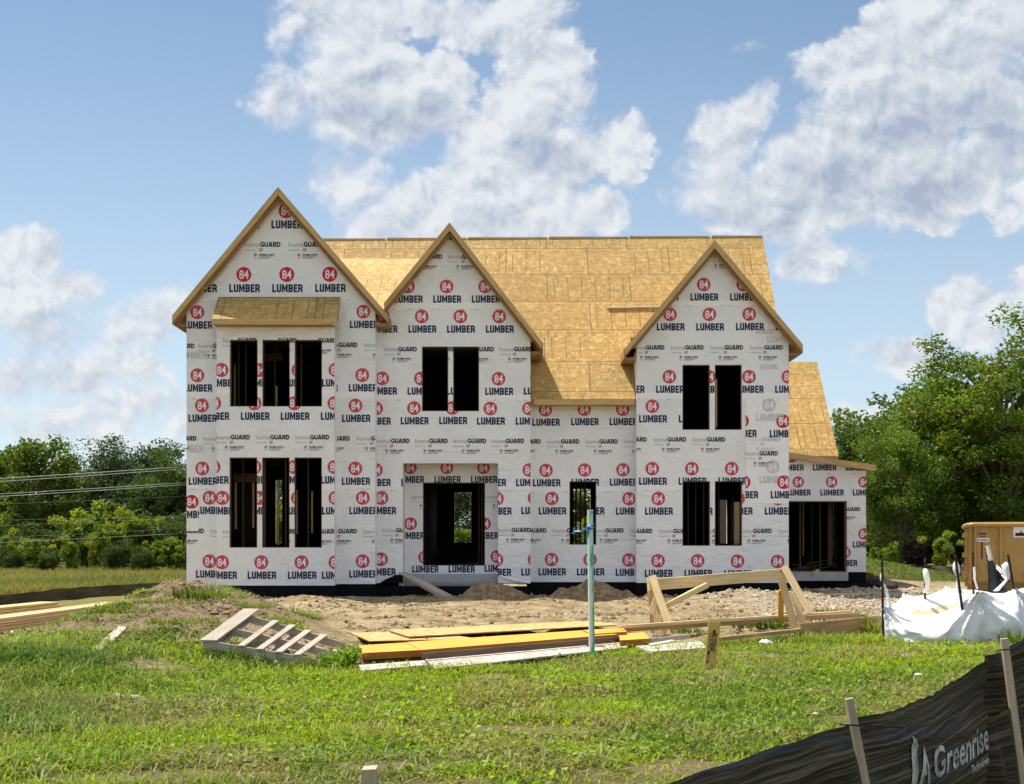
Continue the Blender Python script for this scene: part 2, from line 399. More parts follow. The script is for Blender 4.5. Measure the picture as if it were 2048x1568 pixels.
def leafmat(name, trans=.42, gloss=.08):
    def fn(t):
        a = t.n('ShaderNodeVertexColor', layer_name='Col').outputs[0]
        df = t.n('ShaderNodeBsdfDiffuse'); t.put(df.inputs[0], a)
        tr = t.n('ShaderNodeBsdfTranslucent'); t.put(tr.inputs[0], t.mix(1, a, (1.25, 1.15, .55), 'MULTIPLY'))
        mx = t.n('ShaderNodeMixShader'); mx.inputs[0].default_value = trans; t.put(mx.inputs[1], df.outputs[0]); t.put(mx.inputs[2], tr.outputs[0])
        gl = t.n('ShaderNodeBsdfGlossy'); gl.inputs['Roughness'].default_value = .42; gl.inputs[0].default_value = (.8, .85, .9, 1)
        m2 = t.n('ShaderNodeMixShader'); m2.inputs[0].default_value = .05 * gloss * 4; t.put(m2.inputs[1], mx.outputs[0]); t.put(m2.inputs[2], gl.outputs[0])
        o = t.n('ShaderNodeOutputMaterial'); t.put(o.inputs[0], m2.outputs[0])
    return mat(name, fn)
M['leaf'] = leafmat('leaf', .5, .10); M['grassblade'] = leafmat('grass_blade', .45, .05)
def f_ground(t):
    c = t.n('ShaderNodeTexCoord').outputs['Object']
    a = t.n('ShaderNodeVertexColor', layer_name='Col').outputs[0]
    s2 = t.n('ShaderNodeSeparateColor'); t.put(s2.inputs[0], a)
    g = t.ramp(t.m('ADD', s2.outputs[0], t.m('MULTIPLY', t.m('SUBTRACT', t.noise(c, 2.6, 5, .65), .5), .7)), .38, .62)
    n = t.noise(c, 1.6, 7, .68); n2 = t.noise(t.v('MULTIPLY', c, (2.2, 6, 3)), 1, 8, .74, .8)
    dirt = t.mix(t.ramp(n, .35, .65), (.40, .305, .165), (.62, .495, .29)); dirt = t.mix(t.ramp(n2, .50, .60, 0, .8), dirt, (.20, .135, .07))
    md = t.m('MULTIPLY', t.ramp(t.v('LENGTH', t.v('MULTIPLY', t.v('SUBTRACT', c, (-5.5, 22.8, 0)), (.36, .22, 0))), .6, 1.1, .75, 0), 1.); dirt = t.mix(md, dirt, t.mix(t.ramp(t.noise(c, 5, 7, .75), .38, .62), (.17, .115, .065), (.42, .31, .19)))
    grav = t.mix(t.ramp(t.noise(c, 22, 4, .7), .4, .6), (.38, .30, .20), (.60, .50, .37))
    s3 = t.n('ShaderNodeSeparateXYZ'); t.put(s3.inputs[0], c); lawn = t.ramp(s3.outputs[1], 15, 18, 1, 0)
    dirt = t.mix(s2.outputs[1], dirt, grav); dirt = t.mix(t.m('MULTIPLY', lawn, .8), dirt, t.mix(t.noise(c, 9, 6, .75), (.17, .12, .062), (.36, .28, .16)))
    gr = t.mix(t.ramp(t.noise(c, 7, 7, .75), .38, .62), (.045, .055, .012), (.14, .15, .03)); gr = t.mix(t.ramp(t.noise(c, .9, 4), .5, .68, 0, .6), gr, (.24, .20, .10))
    dry = t.mix(t.noise(t.v('MULTIPLY', c, (3, 1, 1)), 1, 6, .7), (.20, .20, .05), (.36, .31, .12))
    gr = t.mix(s2.outputs[2], gr, dry)
    col = t.mix(g, dirt, gr)
    h = t.m('ADD', t.noise(c, 5, 8, .72), t.m('MULTIPLY', t.noise(c, 28, 5, .7), .35))
    out(t, col, .95, h, 1.0, .16, .1)
M['ground'] = mat('ground', f_ground)
# ------------------------------------------------------------------ terrain: one sheet to the horizon
def lawn_edge(X):
    """distance at which the lawn gives way to bare dirt"""
    return np.interp(X, [-14, -8.2, -6.5, -4.3, -2.6, -1.6, .8, 1.8, 3.2, 5, 6.4, 8, 14], [21.6, 21.4, 20.4, 19.0, 17.6, 17.8, 19.3, 20.4, 22.2, 24.2, 25, 24, 25])
def hgt(X, Y):
    X = np.asarray(X, float); Y = np.asarray(Y, float)
    h = .2 * sstep(Y, 21, 35)
    def bump(cx, cy, sx, sy, a): return a * np.exp(-((X - cx) / sx) ** 2 / 2 - ((Y - cy) / sy) ** 2 / 2)
    h = h + bump(-5.6, 24.0, 1.05, 1.9, .84) + bump(-4.6, 20.6, 1.0, 1.3, .42) + bump(-6.5, 21.3, 1.1, 1.5, .30) + bump(-5.3, 18.6, 1.5, .9, .10)
    h = h + bump(-6.9, 17.0, 1.5, 1.3, .30) + bump(-5.0, 32.3, .7, .6, .22) + bump(5.9, 33.6, .9, .8, .22) + bump(7.2, 34.5, 1.2, .8, .12)
    h = h + bump(13.5, 54, 2.2, 4, .75) + bump(25, 62, 12, 6, .3) - bump(2, 46, 40, 4, .0)
    far = sstep(Y, 60, 120)
    h = h + far * .3 * fbm(X * .03, Y * .03, 3)
    dz = sstep(Y, lawn_edge(X) - .5, lawn_edge(X) + .8) * (1 - sstep(Y, 44, 50)) * sstep(X, -9, -7.5)
    near = 1 - sstep(Y, 45, 70)
    md = np.exp(-((X + 5.5) / 2.2) ** 2 - ((Y - 22.5) / 3.6) ** 2)
    h = h + near * ((fbm(X * .55, Y * .55, 4) - .5) * .09 + (fbm(X * 1.5, Y * 2.6, 4) - .5) * (.035 + .17 * dz + .14 * md) + (fbm(X * 3.6, Y * 3.6, 2) - .5) * (.015 + .05 * dz + .06 * md))
    return h
def gmask(X, Y):
    X = np.asarray(X, float); Y = np.asarray(Y, float)
    e = lawn_edge(X); n = fbm(X * .8, Y * .8, 4) - .5
    g = 1 - sstep(Y + n * 2.4, e - .7, e + .6)
    g = np.maximum(g, sstep(-X, 9.0, 10.0) * sstep(Y, 29, 31.5))                            # field on the left
    g = np.maximum(g, sstep(Y, 46, 50)) * 1.
    g = np.where((X > 8) & (Y > 36) & (Y < 50), np.maximum(g, sstep(Y + n * 4, 45, 48)), g)
    patch = np.clip((fbm(X * 1.1 + 40, Y * 1.1, 4) - .555) * 8, 0, 1)
    mound = np.exp(-((X + 5.4) / 2.0) ** 2 - ((Y - 23.5) / 4.2) ** 2) > .35
    g = np.where(mound & (Y > 19.0), np.maximum(g * .18, patch * .95), g)
    bare = np.clip((fbm(X * .45 + 9, Y * .7 + 3, 4) - .61) * 9, 0, 1)                        # worn spots in the lawn
    spot = np.maximum.reduce([np.exp(-((X - a) / r) ** 2 - ((Y - b) / q) ** 2) for a, b, r, q in ((.2, 11.9, .9, .5), (-.9, 9.7, .6, .35), (1.3, 9.6, .6, .5), (-4.6, 16.6, .9, .9), (2.4, 16.9, .7, .4), (-2.6, 9.3, .9, .35))])
    g = np.where(Y < 24, g * (1 - np.maximum(bare * .55, spot * .9)), g)
    return g
def build_ground():
    def axis(a, b, st, lo, hi):
        r = list(np.arange(a, b, st)); s = st; x = b; o = []
        while x < hi: o.append(x); s *= 1.22; x += s
        o.append(hi); s = st; x = a; q = []
        while x > lo:
            s *= 1.22; x -= s; q.append(max(x, lo))
        return np.array(q[::-1] + r + o)
    xs = axis(-14, 15, .11, -900, 900); ys = axis(5, 40, .12, -300, 1800)
    X, Y = np.meshgrid(xs, ys); Z = hgt(X, Y)
    v = np.stack([X.ravel(), Y.ravel(), Z.ravel()], 1)
    nx, ny = len(xs), len(ys); i = np.arange(ny - 1)[:, None] * nx + np.arange(nx - 1)[None]; i = i.ravel()
    f = np.stack([i, i + 1, i + nx + 1, i + nx], 1)
    grav = np.maximum(sstep(X + (fbm(X, Y) - .5) * 3, 4.6, 6.5) * sstep(Y, 26.5, 28) * (1 - sstep(Y, 40, 44)) * .9, 0)
    dry = sstep(Y, 28, 31) * (X < 0) * 1. + sstep(Y, 46, 50) * (X > 0) * .25
    col = np.stack([gmask(X, Y).ravel(), grav.ravel(), np.clip(dry, 0, 1).ravel()], 1)
    o = np_mesh('ground', v, f, M['ground'], col, smooth=True); o['kind'] = 'structure'; o['label'] = 'lawn and bare tan dirt around the house under construction'; o['category'] = 'ground'
    return o
build_ground()
def gz(x, y): return float(hgt(x, y))

# ------------------------------------------------------------------ printed matter
def text_tris(s, bold=0., shear=0., space=1.):
    """triangles of a line of text, scaled to width 1 and cap height 1 (baseline 0)"""
    cu = bpy.data.curves.new('t', 'FONT'); cu.body = s; cu.offset = bold; cu.shear = shear; cu.space_character = space; cu.resolution_u = 3
    o = bpy.data.objects.new('t', cu); C.objects.link(o)
    dg = bpy.context.evaluated_depsgraph_get(); me = o.evaluated_get(dg).to_mesh()
    me.calc_loop_triangles()
    P = np.array([v.co[:2] for v in me.vertices]); T = [tuple(t.vertices) for t in me.loop_triangles]
    o.evaluated_get(dg).to_mesh_clear(); bpy.data.objects.remove(o); bpy.data.curves.remove(cu)
    x0, x1 = P[:, 0].min(), P[:, 0].max()
    P = (P - (x0, 0)) / (x1 - x0, 1)
    return P, T
CAP = None
def norm_text(s, **k):
    P, T = text_tris(s, **k)
    R, _ = text_tris('H', bold=k.get('bold', 0)); cap = R[:, 1].max()
    P = P / (1, cap)
    t = P[np.array(T)]
    ar = (t[:, 1, 0] - t[:, 0, 0]) * (t[:, 2, 1] - t[:, 0, 1]) - (t[:, 2, 0] - t[:, 0, 0]) * (t[:, 1, 1] - t[:, 0, 1])
    t[ar < 0] = t[ar < 0][:, ::-1]
    return t[np.abs(ar) > 1e-9]
def strokes(t, *lines):
    """block letters: each polyline becomes a mitred band of width t"""
    T = []
    for pts in lines:
        pts = [Vector((p[0], p[1])) for p in pts]; Lf = []; Rt = []
        for i, p in enumerate(pts):
            d0 = (p - pts[i - 1]).normalized() if i else (pts[1] - p).normalized(); d1 = (pts[i + 1] - p).normalized() if i < len(pts) - 1 else d0
            n0 = Vector((-d0.y, d0.x)); n1 = Vector((-d1.y, d1.x)); m_ = (n0 + n1).normalized(); k = t / 2 / max(m_.dot(n0), .45)
            Lf.append(p + m_ * k); Rt.append(p - m_ * k)
        for i in range(len(pts) - 1): T += [[Rt[i], Rt[i + 1], Lf[i + 1]], [Rt[i], Lf[i + 1], Lf[i]]]
    return T
def arc_(cx, cy, rx, ry, a0, a1, n=7): return [(cx + rx * math.cos(math.radians(a0 + (a1 - a0) * k / n)), cy + ry * math.sin(math.radians(a0 + (a1 - a0) * k / n))) for k in range(n + 1)]
def block_word(word, t, gap):
    h = t / 2; out_ = []; x = 0
    for ch in word:
        w = {'L': .52, 'U': .62, 'M': .80, 'B': .62, 'E': .54, 'R': .63, 'G': .84, 'A': .86, 'D': .80}[ch] if t < .25 else {'G': .92, 'U': .80, 'A': .92, 'R': .80, 'D': .86}[ch]
        if ch == 'L': g = strokes(t, [(h, 1), (h, h), (w, h)])
        if ch == 'U': g = strokes(t, [(h, 1)] + arc_(w / 2, .5 * (w - t), w / 2 - h, .5 * (w - t) - h, 180, 360, 10) + [(w - h, 1)])
        if ch == 'M':
            c = w / 2; g = strokes(t, [(h, 0), (h, 1)], [(w - h, 0), (w - h, 1)]); P = [(t, 1), (t, .52), (c, .02), (c, .50)]; Q = [(w - t, 1), (c, .50), (c, .02), (w - t, .52)]
            g += [[P[0], P[1], P[2]], [P[0], P[2], P[3]], [Q[0], Q[1], Q[2]], [Q[0], Q[2], Q[3]]]
        if ch in 'BR':
            ym = .50 if ch == 'B' else .44
            g = strokes(t, [(h, 0), (h, 1)], [(t, 1 - h)] + [(w * .6, 1 - h)] + arc_(w * .6, (1 - h + ym) / 2, w * .4 - h, (1 - h - ym) / 2, 90, -90, 8)[1:] + [(t, ym)])
            g += strokes(t, [(w * .6, ym)] + arc_(w * .6, (ym + h) / 2, w * .4 - h, (ym - h) / 2, 90, -90, 8) + [(t, h)]) if ch == 'B' else strokes(t, [(w * .62, ym - h * .9), (w - h * .8, 0)] if t > .25 else [(w * .62, ym), (w - h, ym - h * 2), (w - h, 0)])
        if ch == 'E': g = strokes(t, [(h, 0), (h, 1)], [(t, 1 - h), (w, 1 - h)], [(t, .51), (w * .93, .51)], [(t, h), (w, h)])
        if ch == 'G': g = strokes(t, arc_(.5, .5, .5 - h, .5 - h, 45, 330, 16) + [(.5 + (.5 - h), .40)], [(.55, .42), (w + .04, .42)])
        if ch == 'A': g = strokes(t, [(h * .9, 0), (w / 2 - h * .3, 1)], [(w - h * .9, 0), (w / 2 + h * .3, 1)], [(w * .27, .27), (w * .73, .27)])
        if ch == 'D': g = strokes(t, [(h, 0), (h, 1)], [(t, 1 - h)] + arc_(w * .42, .5, w * .58 - h, .5 - h, 90, -90, 12) + [(t, h)])
        out_ += [[(p[0] + x, p[1]) for p in tr] for tr in g]; x += w + gap
    tot = x - gap
    a = np.array([[(p[0] / tot, p[1]) for p in tr] for tr in out_])
    ar = (a[:, 1, 0] - a[:, 0, 0]) * (a[:, 2, 1] - a[:, 0, 1]) - (a[:, 2, 0] - a[:, 0, 0]) * (a[:, 1, 1] - a[:, 0, 1]); a[ar < 0] = a[ar < 0][:, ::-1]
    return a[np.abs(ar) > 1e-9]
TX = {'LUMBER': block_word('LUMBER', .228, .085), '84': norm_text('84', bold=.018), 'home': norm_text('home', bold=-.012), 'GUARD': block_word('GUARD', .255, .06),
      'pow': norm_text('Powered by'), 'OX': norm_text('OX', bold=.045, shear=.25), 'oxep': norm_text('oxep.com', bold=.03)}
def put_text(key, x, z, wd, hg): return [[(x + a * wd, z + b * hg) for a, b in t] for t in TX[key]]
def disc(x, z, r, n=28): return [[(x + r * math.cos(2 * math.pi * k / n), z + r * math.sin(2 * math.pi * k / n)) for k in range(n)]]
def bar(x0, x1, z0, z1): return [[(x0, z0), (x1, z0), (x1, z1), (x0, z1)]]
WM = ['wrap', 'osbshade', 'pine', 'red', 'navy', 'ink', 'greyink', 'white', 'paleink', 'lap', 'tear', 'brightred', 'black']; WI = {k: i for i, k in enumerate(WM)}
def logo84(x, z, k=1., red='red', navy='navy', num='white', lumber=True):
    r = [(p, red, .004) for p in disc(x, z, .186 * k)] + [(p, num, .007) for p in put_text('84', x - .115 * k, z - .105 * k, .235 * k, .21 * k)]
    if lumber: r += [(p, navy, .004) for p in put_text('LUMBER', x - .36 * k, z - .44 * k, .755 * k, .2 * k)]
    return r
def homeguard(x, z, k=1., pale=False):
    i, g, rd = ('paleink',) * 3 if pale else ('ink', 'greyink', 'red')
    z -= .06 * k
    r = [(p, g, .004) for p in put_text('home', x, z, .37 * k, .118 * k)] + [(p, i, .004) for p in put_text('GUARD', x + .375 * k, z, .505 * k, .125 * k)]
    r += [(p, g, .004) for p in put_text('pow', x, z - .095 * k, .27 * k, .036 * k)] + [(p, rd, .004) for p in put_text('OX', x + .346 * k, z - .105 * k, .105 * k, .07 * k)]
    r += [(p, g, .004) for p in disc(x + .257 * k, z - .2 * k, .039 * k, 12)] + [(p, 'wrap', .007) for p in bar(x + .24 * k, x + .285 * k, z - .206 * k, z - .194 * k)]
    r += [(p, i, .004) for p in put_text('oxep', x + .342 * k, z - .215 * k, .375 * k, .058 * k)]
    for q, e in ((.235, .70), (.257, .62), (.279, .60)): r += [(p, 'paleink' if pale else 'greyink', .004) for p in bar(x + .342 * k, x + e * k, z - q * k - .009 * k, z - q * k)]
    r += [(p, g, .004) for p in bar(x + .21 * k, x + .30 * k, z - .282 * k, z - .27 * k)]
    return r
def clip_half(P, a, b, c):
    """keep a*x + b*z <= c"""
    o = []
    for i in range(len(P)):
        p, q = P[i], P[(i + 1) % len(P)]; dp = a * p[0] + b * p[1] - c; dq = a * q[0] + b * q[1] - c
        if dp <= 0: o.append(p)
        if (dp < 0 < dq) or (dq < 0 < dp):
            s = dp / (dp - dq); o.append((p[0] + (q[0] - p[0]) * s, p[1] + (q[1] - p[1]) * s))
    return o
def clip_poly(P, Q):
    """clip convex P by convex counter-clockwise Q"""
    for i in range(len(Q)):
        (x0, z0), (x1, z1) = Q[i], Q[(i + 1) % len(Q)]
        a, b = (z1 - z0), -(x1 - x0)
        P = clip_half(P, a, b, a * x0 + b * z0)
        if len(P) < 3: return []
    return P
def cut_rect(P, R):
    x0, x1, z0, z1 = R
    xs = [p[0] for p in P]; zs = [p[1] for p in P]
    if max(xs) <= x0 or min(xs) >= x1 or max(zs) <= z0 or min(zs) >= z1: return [P]
    o = [clip_half(P, 1, 0, x0), clip_half(P, -1, 0, -x1)]
    mid = clip_half(clip_half(P, 1, 0, x1), -1, 0, -x0)
    if len(mid) >= 3: o += [clip_half(mid, 0, 1, z0), clip_half(mid, 0, -1, -z1)]
    return [q for q in o if len(q) >= 3]

import itertools
JIT = itertools.count()
class Wl:
    """a wall facing the road: outline and openings given in pixels of the photograph at the wall's distance"""
    def __init__(s, Y, outline, holes=(), world=False):
        s.Y = Y; s.k = Y / F
        s.poly = outline if world else [s.p(*q) for q in outline]
        s.holes = [(s.p(a, 0)[0], s.p(b, 0)[0], s.p(0, d)[1], s.p(0, c)[1]) for a, b, c, d in holes]       # x0, x1, top, bottom in px
        s.pr = []
    def p(s, x, y): return ((x - 1024) * s.k, EZ - (y - HY) * s.k)
    def A(s, pts, k=1., **kw):
        for x, y in pts: s.pr += logo84(*s.p(x, y), k=k, **kw)
    def H(s, pts, k=1., **kw):
        for x, y in pts: s.pr += homeguard(*s.p(x, y), k=k, **kw)
    def lap(s, y, x0=-99, x1=99, h=.16, dy=0):
        """overlapped edge of two courses of wrap, with small torn staple marks below it"""
        z = s.p(0, y)[1]
        x0 = max(x0, min(p[0] for p in s.poly)); x1 = min(x1, max(p[0] for p in s.poly))
        x = x0; zz = 0
        while x < x1:
            st = random.uniform(.15, .4); z2 = random.uniform(-.012, .012)
            s.pr.append(([(x, z + zz), (x + st, z + z2), (x + st, z + h), (x, z + h)], 'lap', .0012)); 
            if random.random() < .75:
                a = x + random.uniform(0, st); l = random.uniform(.03, .12)
                s.pr.append(([(a, z - .012 + zz), (a + l, z - .012 + z2), (a + l, z + .004 + z2), (a, z + .004 + zz)], 'tear', .0058))
            x += st; zz = z2
    def build(s, parent, T=.15, name='wall', front='wrap'):
        mb = MB(); Y = s.Y
        xs = sorted({min(p[0] for p in s.poly), max(p[0] for p in s.poly)} | {h[0] for h in s.holes} | {h[1] for h in s.holes})
        zs = sorted({min(p[1] for p in s.poly), max(p[1] for p in s.poly)} | {h[2] for h in s.holes} | {h[3] for h in s.holes})
        for i in range(len(xs) - 1):
            for j in range(len(zs) - 1):
                cx, cz = (xs[i] + xs[i + 1]) / 2, (zs[j] + zs[j + 1]) / 2
                if any(h[0] < cx < h[1] and h[2] < cz < h[3] for h in s.holes): continue
                P = clip_poly([(xs[i], zs[j]), (xs[i + 1], zs[j]), (xs[i + 1], zs[j + 1]), (xs[i], zs[j + 1])], s.poly)
                if len(P) < 3: continue
                mb.face([(x, Y, z) for x, z in P], 0); mb.face([(x, Y + T, z) for x, z in reversed(P)], 1)
        n = len(s.poly)
        for i in range(n):
            a, b = s.poly[i], s.poly[(i + 1) % n]
            mb.face([(a[0], Y, a[1]), (a[0], Y + T, a[1]), (b[0], Y + T, b[1]), (b[0], Y, b[1])], 0)
        for x0, x1, z0, z1 in s.holes:
            c = [(x0, z0), (x1, z0), (x1, z1), (x0, z1)]
            for i in range(4):
                a, b = c[i], c[(i + 1) % 4]
                mb.face([(b[0], Y, b[1]), (b[0], Y + T, b[1]), (a[0], Y + T, a[1]), (a[0], Y, a[1])], 2)
        for P, mt, off in s.pr:
            P = clip_poly(P, s.poly); Q = [P] if len(P) >= 3 else []
            for h in s.holes: Q = [r for q in Q for r in cut_rect(q, h)]
            jit = next(JIT) % 7 * .0002
            for q in Q: mb.face([(x, Y - off - jit, z) for x, z in q], WI[mt])
        return mb.build(name, [M[front]] + [M[k] for k in WM[1:]], parent)

# ------------------------------------------------------------------ the house
house = tag(empty('house', (-.6, 36.5, .2)), 'two-storey house under construction wrapped in white printed housewrap, with three gables and bare board roofs', 'house')
YL, YB, YC, Y0, YR, YG, YP = 36.05, 35.6, 36.5, 37.1, 36.65, 43.6, 37.25
def px(x, Y): return (x - 1024) * Y / F
def pz(y, Y): return EZ - (y - HY) * Y / F
XL, XLR, XC, XR0, XR1 = px(373, YL), px(750.5, YL), px(1061, YC), px(1273, YR), px(1577.5, YR)

WIN = {'bu': [(459.9, 515.1), (524.8, 579.5), (589.4, 644)], 'bl': [(459.2, 514.4), (524.3, 579), (589, 643.6)]}
# left wing
lw = Wl(YL, [(373, 1168), (750.5, 1168), (750.5, 617), (557, 390), (373, 612)], [(437, 664, 655, 1162)])
lw.A([(486, 421.5), (572, 421.5)], 1.08, red='brightred'); lw.A([(402, 549), (487.7, 549), (573.6, 549), (659.5, 548.5), (745, 548.5)], 1.08, red='brightred')
lw.H([(490, 489), (577, 489)], 1.08)
lw.lap(600, h=.05)
lw.A([(394.8, 624.5), (726.8, 623.4)], 1.0); lw.H([(323, 692), (398, 691.5), (649, 690), (729, 690)])
lw.A([(394.8, 750.6), (724.5, 750.2), (646, 750.2)]); lw.lap(797, h=.2); lw.A([(403.8, 811), (711, 811.2)])
lw.H([(327, 877), (407, 877.4), (634, 877), (713.8, 877)]); lw.A([(404.5, 936.9), (710.6, 937), (786, 937), (326, 937)]); lw.lap(978, h=.2)
lw.A([(419.2, 995.4), (725.7, 995.8)]); lpw = [lw.p(373.2, 1062), lw.p(397.5, 1062), lw.p(397.5, 985), lw.p(373.2, 985)]
lw.pr += [(lpw, 'lap', .010)] + [(q, a, o + .010) for q, a, o in ((clip_poly(p, lpw), a, o) for p, a, o in logo84(*lw.p(383.4, 1003.5), red='brightred')) if len(q) > 2]
lw.pr += [(p, 'paleink', .004) for q in ((385, 718), (378, 905)) for p in put_text('LUMBER', *lw.p(q[0] - 28, q[1]), .755, .2)]
lw.H([(342, 1062), (421.4, 1062), (648, 1062.5), (727, 1062.5)]); lw.A([(419, 1122.6), (725.3, 1122.4)])
# bay
bw = Wl(YB, [(433, 1171), (669, 1171), (669, 640), (433, 640)], [(a, b, 679.7, 813) for a, b in WIN['bu']] + [(a, b, 915, 1095.3) for a, b in WIN['bl']])
bw.H([(446.6 + 80.6 * k, 681) for k in range(3)]); bw.A([(443, 740), (520, 740), (597, 740), (671, 740)]); bw.lap(790, h=.14)
bw.A([(428.3, 806.5), (509, 806.5), (588.8, 806.5), (669, 806.5)]); bw.H([(433 + 79.3 * k, 874.5) for k in range(3)])
bw.A([(427, 934), (509, 934), (588.5, 934), (669, 934)]); bw.lap(981, h=.12); bw.A([(444.5, 995.8), (519, 995.8), (596, 995.8), (671, 995.8)])
bw.H([(446, 1063), (527, 1063), (608.6, 1063)]); bw.A([(444, 1124.6), (522.5, 1124.6), (603, 1124.6), (671, 1124.6)])
# centre gable
cw = Wl(YC, [(751, 1166), (1061, 1166), (1061, 655), (900, 459), (751, 640)], [(843.9, 896.4, 693, 822.4), (906.3, 958, 693, 822.4), (806, 996, 926.6, 1166)])
cw.A([(901, 448)]); cw.H([(819.6, 513.4), (896.7, 513.4)]); cw.A([(816, 573), (893, 573), (970.2, 573)]); cw.lap(618, h=.18)
cw.A([(765.7, 633), (843.4, 633), (920.7, 633), (998.4, 633), (1076, 633)]); cw.H([(768.7, 698.5), (846, 698.5), (923, 698.5), (1000, 698.5)])
cw.A([(764.6, 756.8), (841.7, 757), (920, 757), (997, 757.6), (1074, 757)]); cw.lap(800, h=.16); cw.A([(752.3, 817), (828, 816.4), (905, 816), (980.6, 817), (1058, 817)])
cw.H([(754.2, 882), (830.8, 882), (907.3, 882), (983.4, 882)]); cw.A([(752, 940), (829, 940), (982.8, 940), (1058.6, 940)]); cw.lap(981, h=.18)
cw.pr.append(([cw.p(*q) for q in ((758, 1167), (806, 1167), (806, 1148), (790, 1150.5), (772, 1158))], 'black', .012)); cw.A([(763, 996), (994, 997), (1069, 996)]); cw.H([(764.6, 1060.6), (996, 1060)]); cw.A([(762, 1118.5), (993, 1119.4), (1069, 1119)])
# recessed wall between the gables
rw = Wl(Y0, [(1058, 1164), (1275, 1164), (1275, 796), (1058, 796)], [(1139, 1192.5, 962.7, 1089.3)])
rw.A([(1090.8, 819.7), (1168.5, 818.6), (1245.3, 818.6)]); rw.H([(1017.5, 883), (1094.6, 883), (1171.5, 883), (1248, 883)])
rw.A([(1092, 940.8), (1169.3, 940), (1245.9, 939.5)]); rw.lap(984, h=.14); rw.A([(1103.7, 997), (1180, 997), (1258, 997.4)])
rw.H([(1029, 1061), (1106.4, 1061), (1183.5, 1061), (1261, 1061)]); rw.A([(1103, 1119), (1180, 1119), (1257.6, 1120)])
# right gable
gw = Wl(YR, [(1273, 1165.6), (1577.5, 1165.6), (1577.5, 673), (1430, 497), (1273, 684)], [(1365, 1419.3, 729.7, 859.6), (1429.8, 1483.4, 729.7, 859.6), (1365, 1420, 962.4, 1091.6), (1429.8, 1484, 962.4, 1091.6)])
gw.H([(1412.7, 511.4)]); gw.A([(1328, 569), (1407.4, 569), (1486.5, 569)]); gw.lap(612, h=.18); gw.A([(1340, 628.7), (1418.8, 628.7), (1498.4, 628.2), (1577.5, 628)])
gw.H([(1264, 695), (1342.8, 695), (1421.4, 695), (1501, 695)]); gw.A([(1259.8, 753.5), (1338.6, 753.5), (1418, 753.5), (1497.9, 753.5), (1576.7, 753.5)]); gw.lap(798, h=.18)
gw.A([(1304.6, 812.5), (1384, 812.5)]); gw.H([(1228.7, 879), (1307.5, 879), (1385.8, 879)]); gw.A([(1304.6, 937.3), (1383.7, 937.3), (1463.3, 937.3)]); gw.lap(982, x1=px(1486, YR), h=.16)
gw.A([(1316.5, 997.2), (1396, 997.2), (1476, 997), (1556, 997)]); gw.H([(1240, 1062), (1319, 1062), (1398, 1062), (1478.6, 1062), (1558, 1062)])
gw.A([(1316, 1121.6), (1395.3, 1121.6), (1475, 1122.4), (1555, 1123)])
pt = [];  R_ = lambda x0, y0, x1, y1: bar(gw.p(x0, 0)[0], gw.p(x1, 0)[0], gw.p(0, y1)[1], gw.p(0, y0)[1])      # a later patch of wrap over older faded print
gw.pr += [(p, 'lap', .010) for p in R_(1491, 798, 1577.4, 1007)]
pt += logo84(*gw.p(1565.6, 842.4), red='brightred') + logo84(*gw.p(1484, 842), red='brightred') + homeguard(*gw.p(1491, 907)) + logo84(*gw.p(1567.7, 964.5), red='brightred') + logo84(*gw.p(1487, 964.5), red='brightred')
pt += logo84(*gw.p(1545, 934), red='paleink', navy='paleink') + logo84(*gw.p(1538, 810), red='paleink', navy='paleink') + homeguard(*gw.p(1496, 878), pale=True)
Wp = [(x, z) for x, z in [gw.p(1491, 1007), gw.p(1577.4, 1007), gw.p(1577.4, 798), gw.p(1491, 798)]]
for P, mt, o in pt:
    P = clip_poly(P, Wp)
    if len(P) >= 3: gw.pr.append((P, mt, o + .012))
gw.pr += [(p, 'paleink', .0035) for q in ((1520, 738), (1510, 668)) for p in put_text('GUARD', *gw.p(*q), .505, .125)] + [(p, 'paleink', .0035) for p in put_text('LUMBER', *gw.p(1534, 686), .755, .2)]
gw.lap(812, x0=px(1492, YR), h=.02)
LW, BW, CW, RW, GW = [wl.build(house) for wl in (lw, bw, cw, rw, gw)]
# porch: back wall with the entrance, side walls, ceiling, block front
pw = Wl(YP, [(790, 1151), (1012, 1151), (1012, 905), (790, 905)], [(845.8, 970, 965, 1131)])
pw.A([(820.7, 935.4), (893.7, 935.4), (967, 935.4)], .958); pw.A([(821.2, 1047.5), (969, 1047.5)], .958); pw.H([(744, 993.6), (824, 993.6), (970, 993.6)], .958); pw.A([(849.4, 1114.5), (922, 1114.5), (994, 1113)], .958)
PWo = pw.build(house)
PX0, PX1 = px(806, YC), px(996, YC)
def lined(name, x0, x1, y0, y1, z0, z1, inner, parent=None):
    mb = MB(); mb.box(x0, x1, y0, y1, z0, z1); mb.m[inner] = 1; return mb.build(name, [M['wrap'], M['osbshade']], parent or house)
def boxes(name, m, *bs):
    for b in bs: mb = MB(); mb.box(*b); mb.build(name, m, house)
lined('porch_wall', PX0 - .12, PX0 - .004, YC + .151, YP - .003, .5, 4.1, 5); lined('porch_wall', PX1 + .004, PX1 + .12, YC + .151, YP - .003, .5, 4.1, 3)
mb = MB(); mb.box(PX0 - .3, PX1 + .3, YC + .16, YP + .3, 4.12, 4.25); mb.build('porch_ceiling', M['osbshade'], house)
mb = MB(); mb.box(PX0 - .002, PX1 + .002, YC + .22, YP - .01, .1, pz(1149, YC + .22)); mb.build('porch_block_wall', M['cmu'], house)
